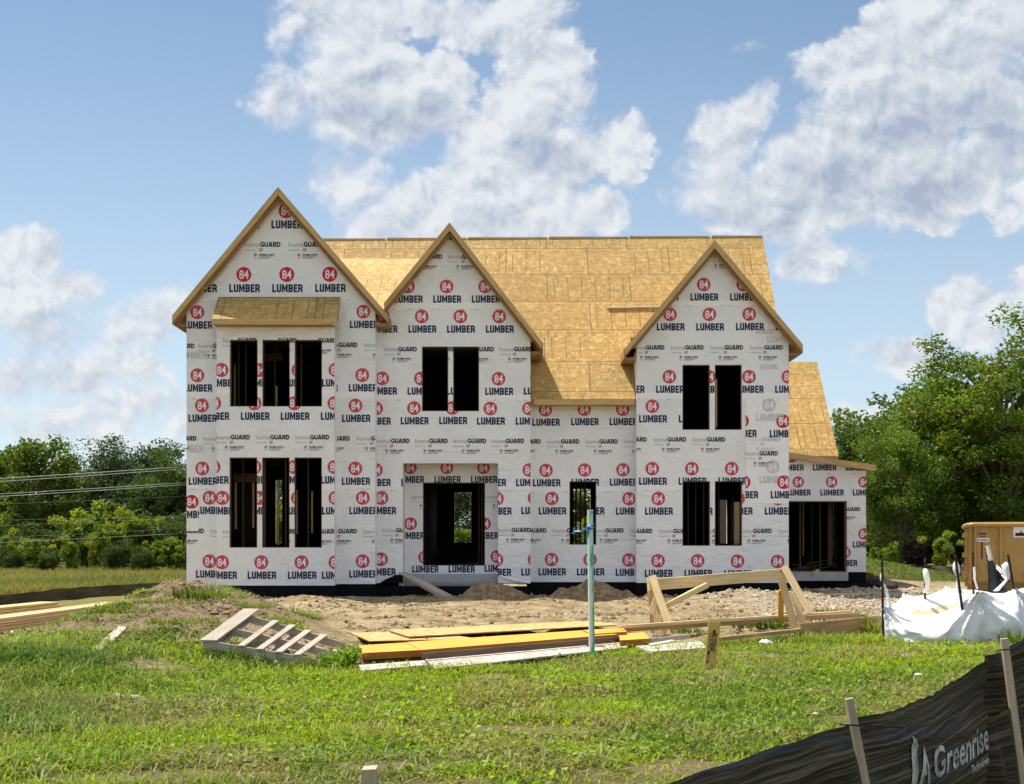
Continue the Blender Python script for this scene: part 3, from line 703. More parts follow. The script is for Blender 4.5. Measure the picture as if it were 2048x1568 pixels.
# return walls
z7 = 7.6
lined('side_wall', XL, XL + .15, YL + .152, 45.5, .56, z7, 3)
lined('side_wall', XLR - .15, XLR, YL + .152, YC - .002, .57, 7.75, 5)
for a, b in ((px(433, YB), px(433, YB) + .12), (px(669, YB) - .12, px(669, YB))):
    lined('bay_side', a, b, YB + .152, YL + .1, .54, 6.7, 3 if a < -6 else 5)
lined('side_wall', XC - .15, XC, YC + .152, 38.6, .58, 7.0, 5)
lined('side_wall', XR0, XR0 + .15, YR + .152, 38.6, .58, 6.9, 3)
lined('side_wall', XR1 - .15, XR1, YR + .152, 45.5, .57, 7.1, 5)
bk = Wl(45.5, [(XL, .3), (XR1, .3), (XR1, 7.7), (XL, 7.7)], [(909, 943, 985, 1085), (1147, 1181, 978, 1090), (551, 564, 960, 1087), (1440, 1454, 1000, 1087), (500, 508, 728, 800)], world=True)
bk.build(house, front='osbshade')
# floors and ceilings
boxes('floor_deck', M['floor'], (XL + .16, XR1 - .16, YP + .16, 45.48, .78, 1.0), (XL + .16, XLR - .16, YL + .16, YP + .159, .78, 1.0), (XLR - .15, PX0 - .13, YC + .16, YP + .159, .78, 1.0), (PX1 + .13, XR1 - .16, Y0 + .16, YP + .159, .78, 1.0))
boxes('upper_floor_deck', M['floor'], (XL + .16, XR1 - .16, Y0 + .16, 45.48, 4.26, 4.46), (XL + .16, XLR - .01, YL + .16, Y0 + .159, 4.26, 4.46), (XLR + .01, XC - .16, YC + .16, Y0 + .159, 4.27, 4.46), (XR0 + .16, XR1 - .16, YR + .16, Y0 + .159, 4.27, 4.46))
boxes('ceiling_deck', M['osbshade'], (XL + .16, XR1 - .16, 38.6, 45.48, 7.12, 7.2), (XL + .16, XLR - .16, YL + .16, 38.59, 7.12, 7.2), (XLR + .02, XC - .16, YC + .16, 38.59, 6.9, 7.0), (XR0 + .16, XR1 - .16, YR + .16, 38.59, 6.9, 7.0))
# solid partitions added to keep the rooms dark
boxes('shade_partition', M['osbshade'], (XLR - .12, XLR, 38.6, 45.4, 1.01, 7.1), (XR0 - .05, XR0 + .1, 38.65, 45.4, 1.01, 7.1), (-.35, -.25, 38.7, 45.3, 1.01, 4.2), (-2.6, -2.5, 39.5, 45.3, 1.01, 4.2))
# foundation
mb = MB()
zb = {k: pz(y, Y) for k, y, Y in (('l', 1168, YL), ('b', 1171, YB), ('c', 1166, YC), ('o', 1164, Y0), ('r', 1165.6, YR), ('g', 1144, YG))}
mb.box(XL + .01, XLR - .01, YL + .012, 45.4, -.3, zb['l'] - .002); mb.box(px(433, YB) + .01, px(669, YB) - .01, YB + .012, YL + .011, -.3, zb['b'] - .002)
mb.box(XLR - .009, XC - .01, YC + .014, YC + .2, -.3, zb['c'] - .09); mb.box(XC - .009, XR0 + .011, Y0 + .012, 45.39, -.3, zb['o'] - .002); mb.box(XR0 + .012, XR1 - .01, YR + .012, 45.41, -.3, zb['r'] - .002)
mb.build('foundation', M['black'], house)
# studs, headers and rough openings seen through the windows
mb_st = []
def stud(x, Y, y0, y1, w=.04, d=.09, m='stud'):
    a, b = W(x, y0, Y), W(x, y1, Y); mb = MB(); mb.beam((a.x, Y, b.z), (a.x, Y, a.z), w, d, (0, 1, 0)); mb.build('stud', M[m], house)
for x in (478, 492, 550, 603): stud(x, 36.9 + (x % 7) * .22, 655, 830)
for x in (487, 530, 572, 617): stud(x, 36.5 + (x % 5) * .3, 910, 1098)
for x, y0, y1 in ((470, 728, 815), (553.5, 772, 815), (472, 965, 1058), (507, 965, 1056), (556.5, 960, 1090), (594, 980, 1068), (624.5, 983, 1066)): stud(x, 37.6, y0, y1, .045, .1, 'pine')  # lit studs keep full pine colour, the others have shade in theirs
for x in (1152, 1161, 1170): stud(x, 39.3, 955, 1095, .05)
for x in (1376, 1391, 1407, 1437): stud(x, 38.6, 950, 1095)
stud(1473.5, 37.3, 1004, 1089, .14, .09, 'pine'); stud(1432, 36.85, 758, 855, .05, .09, 'brown')
for x in (958, 964): stud(x, 39.2, 960, 1130)
mb = MB(); mb.beam(W(468, 956, 37.4), W(516, 956, 37.4), .09, .24); mb.build('header', M['stud'], house)
mb = MB(); mb.beam(W(524, 715, 38.2), W(566, 715, 38.2), .09, .22); mb.build('header', M['stud'], house)
# window bucks: thin raw board edges round each opening
def buck(x0, x1, y0, y1, Y, name='window_frame', t=.018, sill=True):
    mb = MB(); a, b = W(x0, y1, Y), W(x1, y0, Y); e = .004
    mb.box(a.x + e, a.x + t, Y + .02, Y + .17, a.z + e, b.z - e); mb.box(b.x - t, b.x - e, Y + .02, Y + .17, a.z + e, b.z - e)
    mb.box(a.x + t + .001, b.x - t - .001, Y + .021, Y + .171, b.z - t, b.z - e)
    if sill: mb.box(a.x + t + .001, b.x - t - .001, Y + .021, Y + .171, a.z + e, a.z + t)
    return mb.build(name, M['stud'], {YB: BW, YC: CW, Y0: RW, YR: GW, YP: PWo}[Y])
for a, b in WIN['bu']: buck(a, b, 679.7, 813, YB)
for a, b in WIN['bl']: buck(a, b, 915, 1095.3, YB)
for a, b in ((843.9, 896.4), (906.3, 958)): buck(a, b, 693, 822.4, YC, t=.02)
buck(1139, 1192.5, 962.7, 1089.3, Y0)
for a, b in ((1365, 1419.3), (1429.8, 1483.4)): buck(a, b, 729.7, 859.6, YR)
for a, b in ((1365, 1420), (1429.8, 1484)): buck(a, b, 962.4, 1091.6, YR)
buck(845.8, 970, 965, 1131, YP, 'door_frame', .02, False)
# ---- roofs
T_ = .20
def zmain(Y): return 5.57 + 1.2 * (Y - 36.7)
RY = 41.16; XE = 7.637; XW = -6.3
def slab(mb, q, t=T_, m=0, me=1):
    """q: four points of the upper face, counter-clockwise from above; thickness downwards"""
    q = [Vector(p) for p in q]; d = [p - Vector((0, 0, t)) for p in q]
    mb.face(q, m); mb.face(list(reversed(d)), me)
    for k in range(4):
        j = (k + 1) % 4; mb.face([d[k], d[j], q[j], q[k]], me)
mb = MB(); ya = 38.3; zr = zmain(RY)
slab(mb, [(XW, ya, zmain(ya)), (XE, ya, zmain(ya)), (XE, RY, zr + .08), (XW, RY, zr - .02)])
slab(mb, [(XC + .02, 36.7, zmain(36.7)), (XR0 - .02, 36.7, zmain(36.7)), (XR0 - .02, ya, zmain(ya)), (XC + .02, ya, zmain(ya))])
slab(mb, [(XE, RY, zr + .08), (XE, 46.2, 7.3), (XW, 46.2, 7.3), (XW, RY, zr - .02)])
main = mb.build('roof', [M['roof'], M['soffit']], house)
mb = MB()
x = XW
while x < XE - .3:
    l = min(2.42, XE - x - .01); k = (x + l / 2 - XW) / (XE - XW)
    mb = MB(); mb.box(x, x + l, RY - .03, RY + .10, zr - .05 + .1 * k, zr + .012 + .1 * k); mb.build('ridge_board', M['fascia'], main); x += l + random.uniform(.03, .09)
mb = MB(); mb.beam((px(1068, 36.66), 36.665, zmain(36.7) - .09), (px(1268.5, 36.66), 36.665, zmain(36.7) - .09), .04, .15); mb.build('fascia', M['fascia'], house)
for X_ in (XE - .3, XW + .05):                                      # gable end walls of the main block
    mb = MB(); mb.face([(X_, 38.35, 7.0), (X_, 45.9, 7.0), (X_, RY, zr - .25)] if X_ > 0 else [(X_, 45.9, 7.0), (X_, 38.35, 7.0), (X_, RY, zr - .25)], 0); mb.build('gable_end_wall', M['wrap'], house)
# low cricket roof between the two left gables
mb = MB(); slab(mb, [(-5.9, 36.7, 8.02), (-1.4, 36.7, 8.02), (-1.4, 40.62, 10.24), (-5.9, 40.62, 10.24)], .12); mb.build('valley_roof', [osb('valley_board', (.40, .25, .08), (.56, .37, .13), (.70, .53, .26), True, (1.1, .5), .35), M['soffit']], house)
def gable(apex, left, right, Yf, Yb, name, eaves=(-1, 1)):
    ax, az = px(apex[0], Yf), pz(apex[1], Yf); lx, lz = px(left[0], Yf), pz(left[1], Yf); rx, rz = px(right[0], Yf), pz(right[1], Yf)
    mb = MB(); t = .21
    slab(mb, [(lx, Yf + .042, lz), (ax, Yf + .042, az), (ax, Yb, az), (lx, Yb, lz)], t); slab(mb, [(ax, Yf + .042, az), (rx, Yf + .042, rz), (rx, Yb, rz), (ax, Yb, az)], t)
    g = mb.build(name, [M['roof'], M['soffit']], house)
    for (ex, ez, sg) in ((lx, lz, -1), (rx, rz, 1)):                       # rake boards
        mb = MB(); h = .20; u = .03
        P = [(ax, az + .004), (ax, az - h - .012), (ex, ez - h + .02), (ex, ez + .004)]
        if sg < 0: P = P[::-1]
        P = P if sum(P[i][0] * P[(i + 1) % 4][1] - P[(i + 1) % 4][0] * P[i][1] for i in range(4)) < 0 else P[::-1]
        mb.prism_y(P, Yf, Yf + .04)
        # grain along the board
        dx, dz = ex - ax, ez - az; L = math.hypot(dx, dz); o = random.random() * 9
        mb.uv = [(o + ((p.x - ax) * dx + (p.z - az) * dz) / L, o + (-(p.x - ax) * dz + (p.z - az) * dx) / L + p.y) for f in mb.f for p in (mb.v[i] for i in f)]
        mb.build('rake_board', M['fascia'], g)
        # second board fixed under the roof edge and small lookouts
        mb = MB(); Y2 = Yf + .17
        P = [(ax, az - .22), (ax, az - .33), (ex - sg * .25, ez + .25 * abs(dz / dx) - .31), (ex - sg * .25, ez + .25 * abs(dz / dx) - .21)]
        P = P if sum(P[i][0] * P[(i + 1) % 4][1] - P[(i + 1) % 4][0] * P[i][1] for i in range(4)) < 0 else P[::-1]
        mb.prism_y(P, Y2, Y2 + .04); mb.build('rake_trim', M['soffit'], g)
        # level eave return with rafter tails
        if sg not in eaves: continue
        for Yk in np.arange(Yf + .25, Yf + 2.0, .4):
            mb = MB(); mb.box(ex - sg * .29 if sg > 0 else ex + .01, ex - .01 if sg > 0 else ex + .29, Yk, Yk + .04, ez - .27, ez - .2); mb.build('rafter_tail', M['soffit'], g)
        mb = MB(); mb.box(ex - .02 if sg < 0 else ex - .018, ex + .018 if sg < 0 else ex + .02, Yf + .0415, Yf + 2.2, ez - .24, ez - .012); mb.build('fascia', M['soffit'], g)
gable((556, 374), (345, 630), (776, 630), 35.7, 46.0, 'gable_roof')
gable((899, 445), (768, 606), (1085, 685), 36.1, 40.9, 'gable_roof', (1,))
gable((1430, 480), (1250, 697), (1605, 688), 36.25, 40.6, 'gable_roof')
# bay roof
yb = 35.3; za, zf = pz(593.8, YL), pz(637.8, yb)
mb = MB(); slab(mb, [(px(423, yb), yb, zf), (px(674.4, yb), yb, zf), (px(680.6, YL), YL - .003, za), (px(436.8, YL), YL - .003, za)], .14); mb.build('bay_roof', [M['roof'], M['soffit']], house)
mb = MB(); mb.beam((px(423, yb), yb - .022, zf - .08), (px(674.4, yb), yb - .022, zf - .08), .04, .15); mb.build('fascia', M['fascia'], house)
mb = MB(); mb.box(px(433, YB) + .0, px(669, YB), yb + .02, YB + .1, zf - .17, zf - .145); mb.build('bay_soffit', M['soffit'], house)
# garage
ggx = px(1577, YG); gr = px(1732, YG)
gwl = Wl(YG, [(XR1 + .01, zb['g']), (gr, zb['g']), (gr, pz(938, YG)), (XR1 + .01, pz(938, YG) + .155 * (gr - XR1))], [], world=True)
h_ = (XR1 + .25, px(1692.6, YG), zb['g'], pz(1002, YG)); gwl.holes = [h_]
gwl.A([(1582.8, 914), (1648, 914), (1714, 914)]); gwl.A([(1596.5, 964), (1663, 964), (1727.8, 964)]); gwl.lap(947, h=.1); gwl.H([(1666, 1018.5)]); gwl.A([(1727.8, 1067.8), (1690, 1105)]); gwl.lap(1092, h=.1)
gwl.build(house)
lined('garage_wall', gr - .15, gr, YG + .152, 50, zb['g'], 4.0, 5); lined('garage_wall', XR1 + .01, gr, 50.01, 50.15, zb['g'], 4.3, 2); boxes('garage_light_block', M['osbshade'], (XR1 + .02, XR1 + .06, YG + .16, 50, zb['g'], 4.3))  # inner left wall of the garage added to block light
boxes('garage_ceiling', M['osbshade'], (XR1 + .07, gr - .16, YG + .16, 50, 3.75, 3.8))
mb = MB(); mb.box(XR1 + .02, gr - .16, YG + .16, 50, .45, zb['g'] + .005); mb.box(h_[0], h_[1], YG - .25, YG + .159, .45, zb['g'] - .001); mb.build('garage_slab', M['concrete'], house)
mb = MB(); mb.box(XR1 + .01, gr - .01, YG + .02, 49.9, -.3, .449); mb.box(px(1693, YG), gr, YG + .011, YG + .3, .45, zb['g'] - .003); mb.build('garage_foundation', M['black'], house)
mb = MB(); mb.box(px(1672, 43), px(1741, 43), 42.7, 43.5, -.2, pz(1168, 43)); mb.build('footing', M['black'], house)
lx0, lx1 = XR1 - .0, px(1752, 43.3); l0, l1 = pz(905, 43.3) + .142 * (ggx - XR1), pz(930.5, 43.3)
mb = MB(); slab(mb, [(lx0, 43.32, l0), (lx1, 43.32, l1), (lx1, 50.3, l1), (lx0, 50.3, l0)], .17); mb.build('shed_roof', [M['roof'], M['soffit']], house)
mb = MB(); mb.beam((lx0, 43.298, l0 - .09), (lx1, 43.298, l1 - .09), .04, .19, (0, 0, 1)); mb.build('fascia', M['fascia'], house)
mb = MB(); g0, g1 = pz(912, 44), pz(724, 47.1); gx = px(1677, 44)
slab(mb, [(XR1, 44, g0), (gx, 44, g0), (gx, 47.1, g1), (XR1, 47.1, g1)], .18); slab(mb, [(gx, 47.1, g1), (gx, 50.3, g0), (XR1, 50.3, g0), (XR1, 47.1, g1)], .18); mb.build('garage_roof', [M['roof'], M['soffit']], house)
mb = MB(); mb.face([(gx - .2, 44.2, g0 - .5), (gx - .2, 50, g0 - .5), (gx - .2, 50, g0), (gx - .2, 47.1, g1 - .2), (gx - .2, 44.2, g0)]); mb.build('gable_end_wall', M['wrap'], house)
for x in (1600, 1623, 1640, 1672): stud(x, 45.2 + (x % 5) * .3, 1000, 1140, .05, .1)
stud(1667, 46.6, 1003, 1112, .03, .05, 'pine'); stud(1660, 44.6, 1003, 1130, .14, .1); stud(1606.5, 46, 1003, 1112, .025, .05, 'pine')  # the two thin pine strips paint bright gaps at the back
mb = MB(); a, b = W(1691.5, 1143, YG), W(1691.5, 1002, YG); mb.box(a.x - .03, a.x + .028, YG - .03, YG + .149, a.z - .1, b.z); mb.box(XR1 + .25, a.x - .031, YG - .01, YG + .148, b.z - .035, b.z - .003); mb.build('garage_door_frame', M['stud'], house)
# loose flap of wrap beside the porch
mb = MB(); q = [W(998, 1150, YC - .01), W(1060, 1162, YC - .03), W(1060, 1167, YC - .05), W(1020, 1160, YC - .05), W(998, 1152, YC - .03)]; mb.face(q[::-1]); mb.face([p + Vector((0, .01, 0)) for p in q]); mb.build('wrap_flap', M['wrap'], house)
# ------------------------------------------------------------------ things on the site
def one(name, mb, mats, label, cat, group=None, loc=None, **k):
    if loc is None:
        loc = Vector((sum(p.x for p in mb.v) / len(mb.v), sum(p.y for p in mb.v) / len(mb.v), min(p.z for p in mb.v)))
    return tag(mb.build(name, mats, None, loc, **k), label, cat, group)
def slab4(mb, pts, t, m=0, ms=None, rough=0):
    """board lying flat: four upper corners (far left, far right, near right, near left) and a thickness"""
    fl, fr, nr, nl = [Vector(p) for p in pts]; d = Vector((0, 0, -t)); ms = m if ms is None else ms
    o = random.random() * 9
    L = (nr - nl).length; Wd = (fl - nl).length
    mb.face([nl, nr, fr, fl], m, [(o, o), (o + L, o), (o + L, o + Wd), (o, o + Wd)])
    mb.face([fl + d, fr + d, nr + d, nl + d], ms)
    for a, b in ((nl, nr), (nr, fr), (fr, fl), (fl, nl)):
        l = (b - a).length; mb.face([a + d, b + d, b, a], ms, [(o, o + 3), (o + l, o + 3), (o + l, o + 3 + t), (o, o + 3 + t)])
def flat(name, corners, z, t, mats, label, cat='board', group=None, zs=None, m=0, ms=None):
    mb = MB(); slab4(mb, [G(x, y, z if zs is None else zs[i]) for i, (x, y) in enumerate(corners)], t, m, ms)
    return one(name, mb, mats, label, cat, group)

def sight(x, y, Y0_=12.):
    """where the line of sight through a pixel meets the terrain"""
    Yq = Y0_
    while Yq < 60:
        p = W(x, y, Yq)
        if p.z <= gz(p.x, Yq): break
        Yq += .05
    return p
def mflat(name, corners, t, mats, label, cat, group):
    mb = MB(); pts = [sight(*c) + Vector((0, 0, t + .015)) for c in corners]; slab4(mb, pts, t); return one(name, mb, mats, label, cat, group)
# lumber in the middle
g_ = 'boards and beams lying at the edge of the lawn'
flat('strand_board_sheet', [(699.7, 1265), (830, 1262), (960, 1277), (739, 1282)], .10, .018, [M['osb'], M['orange']], 'light strand board sheet lying partly under the larger sheet, by the green pipe side', 'sheet', g_, ms=1)
flat('strand_board_sheet', [(777, 1259.6), (1176.5, 1241.5), (1240, 1249), (818, 1272.7)], .14, .02, [M['osb'], M['brown']], 'long light strand board sheet on top, behind the yellow beams', 'sheet', g_, ms=1)
flat('coated_beam', [(718, 1290.8), (811.7, 1284.8), (839, 1300), (724, 1306)], .20, .09, [M['yellow'], M['orange']], 'short yellow coated beam end nearest the green weeds', 'beam', g_, ms=1)
flat('coated_beam', [(812.7, 1284), (1164, 1260.5), (1236, 1268.5), (840.5, 1300)], .19, .10, [M['yellow'], M['orange']], 'longest yellow coated beam in the middle of the pile', 'beam', g_, ms=1)
flat('coated_beam', [(1165, 1260), (1246, 1255.5), (1254, 1263), (1186, 1268)], .21, .05, [M['yellow'], M['orange']], 'yellow beam offcut behind the green pipe', 'beam', g_, ms=1)
flat('coated_beam', [(1237, 1267.5), (1285, 1262), (1299, 1277), (1240, 1280.5)], .16, .11, [M['yellow'], M['orange']], 'stubby yellow beam end right of the green pipe, pointing to the sawhorse', 'beam', g_, ms=1)
flat('coated_beam', [(768.7, 1309), (843, 1304.5), (845, 1311), (768.7, 1316)], .10, .09, [M['orange'], M['orange']], 'orange beam block under the short yellow beam end', 'beam', g_, ms=1)
mb = MB(); mb.beam(G(845, 1313, .13), G(1237, 1279, .13), .04, .085); one('edge_board', mb, M['darkedge'], 'dark weathered board on edge along the bleached sheet', 'board', g_)
flat('strand_board_sheet', [(848, 1317), (1237, 1281), (1256, 1294), (871, 1337)], .07, .02, [M['osbpale'], M['grey']], 'bleached pale strand board sheet lying in the grass in front of the beams', 'sheet', g_, ms=1)
flat('bleached_plank', [(718, 1330), (848, 1320.5), (855, 1329.5), (722, 1341)], .08, .045, [M['whiteboard'], M['grey']], 'white bleached plank lying in grass beside the green weeds', 'plank', g_, ms=1)
flat('bleached_plank', [(1271, 1292), (1402, 1282.5), (1413, 1295), (1302, 1303)], .07, .04, [M['whiteboard'], M['grey']], 'broad white bleached plank lying left of the lettered stake', 'plank', g_, ms=1)
flat('bleached_plank', [(1298, 1287), (1345, 1279), (1350, 1281.5), (1300, 1290.5)], .09, .02, [M['whiteboard'], M['grey']], 'small white splinter of plank behind the broad white plank', 'plank', g_, ms=1)
mb = MB(); mb.beam(G(1301, 1281, .10), G(1377, 1273, .10), .04, .07); one('weathered_stud', mb, M['grey'], 'short grey stud lying between the yellow beam end and the sawhorse', 'board', g_)
mb = MB(); mb.beam(G(1236, 1254, .26), G(1698, 1223.5, .28), .09, .05); one('long_stud', mb, M['pine'], 'long pale stud lying under the sawhorse, the upper one', 'board', g_)
mb = MB(); mb.beam(G(1245, 1258, .20), G(1712, 1230, .22), .14, .09); one('long_stud', mb, M['brown'], 'long brown timber under the pale long stud below the sawhorse', 'board', g_)
mb = MB(); mb.beam(G(1437, 1278, .13), G(1604, 1260, .15), .09, .06); one('dark_stud', mb, M['brown'], 'brown stud with black marks lying right of the lettered stake', 'board', g_)
mb2 = MB()
a_, b_ = G(1437, 1280, .05), G(1604, 1262, .05)
mb = MB(); mb.beam(W(1600, 1279, 23.0) + Vector((0, 0, .13)), W(1765, 1264.5, 24.2) + Vector((0, 0, .16)), .04, .285); one('leaning_plank', mb, [M['brown']], 'wide dark brown plank standing on edge between sawhorse and white sheeting', 'plank', g_)

# lumber stack on the left
PINES = [M['pine'], wood('pine_golden', (.62, .38, .13), (.74, .50, .21)), wood('pine_amber', (.56, .34, .12), (.68, .45, .19)), wood('pine_pale', (.66, .48, .25), (.78, .62, .38))]
def stack(P0, P1, n, wd, t, z0, z1, gap=.009, lab='', cols=2):
    d = (P1 - P0).normalized(); s = Vector((d.y, -d.x, 0))
    lev = ['lowest', 'second lowest', 'middle', 'second highest', 'topmost', 'crowning'] if n > 4 else ['lowest', 'middle', 'topmost', 'top']
    for k in range(n):
        for c in range(cols):
            j = random.uniform(-.12, .12); mb = MB()
            o = s * (-(c + .5) * (wd + .01)) + d * j
            mb.beam(P0 + o + Vector((0, 0, z0 + (k + .5) * (t + gap))), P1 + o + Vector((0, 0, z1 + (k + .5) * (t + gap))), wd, t)
            one('lumber_board', mb, random.choice(PINES), f'{lev[k]} board of the {"near" if c == 0 else "far"} column in {lab}', 'board', 'boards in the lumber stacks left of the mound')
stack(Vector((-9.08, 22.5, 0)), Vector((-8.57, 30.0, 0)), 5, .235, .045, .04, .07, lab='the long pine stack left of the mound')
stack(Vector((-10.25, 25.0, 0)), Vector((-9.72, 29.2, 0)), 3, .235, .045, .20, .22, lab='the short pine stack before the silt fence')
flat('lumber_offcut', [(20, 1262), (92, 1253.5), (98, 1258), (28, 1267.5)], .12, .07, [M['pine']], 'pale board end lying along the foot of the long pine stack', 'board', 'offcuts by the lumber stack')
flat('lumber_offcut', [(96, 1254), (138, 1247), (128, 1262), (116, 1265)], .16, .02, [M['osb']], 'pale plywood scrap at the end of the long pine stack', 'board', 'offcuts by the lumber stack')
mflat('lumber_offcut', [(238, 1257.5), (246, 1259), (203, 1306), (188, 1302)], .03, [M['grey']], 'narrow weathered board lying on the front of the mound', 'board', 'offcuts by the lumber stack')
mflat('lumber_offcut', [(247, 1259), (254, 1261), (224, 1290), (213, 1287)], .035, [M['grey']], 'short pale board beside the narrow board on the mound', 'board', 'offcuts by the lumber stack')

# pallet, tilted against the mound
pl = tag(empty('pallet', (-3.3, 18.4, .1)), 'weathered grey wooden pallet with missing boards tilted on the mound foot', 'pallet')
FL, FR, BR, BL = Vector((-4.13, 18.0, .33)), Vector((-2.46, 17.55, .10)), Vector((-2.33, 18.9, .24)), Vector((-3.85, 19.15, .66))
def pp(u, v, h): return FL.lerp(FR, u).lerp(BL.lerp(BR, u), v) + Vector((-.1, 0, 1)).normalized() * h
for k, v in enumerate((.03, .5, .97)):
    mb = MB(); mb.beam(pp(0, v, -.055), pp(1, v, -.055), .045, .10); mb.build('stringer', M['palletwood'], pl)
for u, wd, v0, v1 in ((.055, .24, -.01, 1.12), (.33, .10, -.01, 1.0), (.485, .10, -.02, 1.02), (.64, .10, -.01, 1.0), (.79, .10, 0, 1.01)):
    mb = MB(); mb.beam(pp(u, v0, .012), pp(u + .01, v1, .012), wd, .02); mb.build('deck_board', M['palletwood'], pl)
for u, wd in ((.06, .10), (.5, .10), (.93, .10)):
    mb = MB(); mb.beam(pp(u, 0, -.118), pp(u, 1, -.118), wd, .02); mb.build('bottom_board', M['palletwood'], pl)

# sawhorse
sh = tag(empty('sawhorse', (3.4, 24, .1)), 'big homemade pine sawhorse leaning askew in front of the right gable', 'sawhorse')
def shp(name, p0, p1, wd, ht, up=(0, 0, 1), m='pine'):
    mb = MB(); mb.beam(p0, p1, wd, ht, up); return mb.build(name, M[m], sh)
YA, YZ = 23.7, 24.7
shp('top_rail', W(1297, 1170, YA), W(1571, 1148, YZ), .09, .20)
def leg(x0, y0, x1, y1, Y0_, Y1_, wd=.13, th=.045, m='pine'): shp('leg', W(x0, y0, Y0_), W(x1, y1, Y1_), wd, th, (0, -1, 0), m)
leg(1304, 1152, 1338, 1252, YA - .08, YA - .55); leg(1299, 1156, 1307, 1266, YA + .09, YA + .15, .10)
leg(1312, 1185, 1318, 1272, YA + .03, YA - .25, .13); leg(1322, 1200, 1334, 1270, YA - .01, YA - .3, .13)
leg(1568, 1133, 1620, 1226, YZ - .08, YZ - .5, .13); leg(1563, 1161, 1590, 1256, YZ + .08, YZ - .1, .13); leg(1562, 1180, 1561, 1250, YZ + .06, YZ + .3, .10, m='yellow'); leg(1588, 1186, 1607, 1254, YZ + .02, YZ - .2, .13)
shp('brace', W(1331, 1212, YA - .1), W(1414, 1170, YA + .2), .09, .09)
shp('gusset', W(1300, 1228, YA - .25), W(1314, 1196, YA - .1), .1, .04, (0, -1, 0))

# lettered stake
s0 = [(1417.5, 1243), (1441.5, 1246), (1428, 1341), (1405, 1345)]
Yk = 17.2; q = [W(x, y, Yk) for x, y in s0]; d = Vector((0, .035, 0))
mb = MB(); v_ = Vector((0, 0, -.12))
mb.hexa([q[3] + v_, q[2] + v_, q[2] + v_ + d, q[3] + v_ + d, q[0], q[1], q[1] + d, q[0] + d], 0)
L_ = (q[0] - q[3]).length
mb.uv = [((p.z) * 1., p.x + p.y * .3) for f in mb.f for p in (mb.v[i] for i in f)]
def on_stake(a, b): return q[3].lerp(q[2], a).lerp(q[0].lerp(q[1], a), b) + Vector((0, -.004, 0))
cap = {}
for col_, (word, a0) in enumerate((('CAUTION', .22), ('IPURE', .46), ('PCELY', .68))):
    for i, chh in enumerate(word):
        if chh not in cap: cap[chh] = norm_text(chh, bold=.03)
        b0 = .70 - i * .088 + (.07 if col_ == 1 else 0)
        for t_ in cap[chh]:
            mb.face([on_stake(a0 + x * .2, b0 + z * .075) for x, z in t_], 1)
one('survey_stake', mb, [wood('stake_wood', (.52, .35, .08), (.66, .47, .14)), M['ink']], 'flat yellow wooden stake with black hand lettering leaning in the lawn', 'stake')

# green pipe with a ribbon
b0 = G(1182, 1312); Yp = b0.y
pipe = tag(empty('pipe_post', (b0.x, b0.y, 0)), 'tall pale pipe smeared with green paint standing upright in the lawn', 'pipe')
mb = MB(); mb.tube([W(1184, 1330, Yp), W(1182, 1180, Yp), W(1180.5, 1020.5, Yp)], .0435, 16); pm = mb.build('pipe', M['pvc'], pipe, smooth=False)
mb = MB(); mb.tube([W(1180.5, 1022, Yp), W(1180.4, 1019.5, Yp)], [.0445, .0445], 16); mb.build('pipe_rim', plain('pipe_rim', (.62, .72, .70)), pipe)
mb = MB(); c = W(1180.8, 1053, Yp)
for k in range(2):
    ring = [c + Vector((math.cos(a) * .050, math.sin(a) * .050, .02 * math.sin(a + k) + (k - .5) * .03)) for a in np.linspace(0, 2 * math.pi, 17)]; mb.tube(ring, .011, 6)
k0 = c + Vector((-.03, -.05, -.005))
mb.tube([k0, W(1172, 1057, Yp - .1), W(1161, 1063, Yp - .08), W(1150, 1063, Yp - .05), W(1145, 1061, Yp - .05)], [.014, .016, .013, .012, .006], 6)
mb.tube([W(1153, 1063, Yp - .06), W(1147, 1067, Yp - .08), W(1143, 1066, Yp - .06)], [.010, .012, .004], 6)
mb.tube([k0, W(1177, 1062, Yp - .08), W(1174, 1077, Yp - .06), W(1172.5, 1088, Yp - .05)], [.012, .013, .010, .004], 6)
rb = one('ribbon', mb, M['blue'], 'blue ribbon tied round the green pipe with loose ends', 'ribbon', smooth=True)

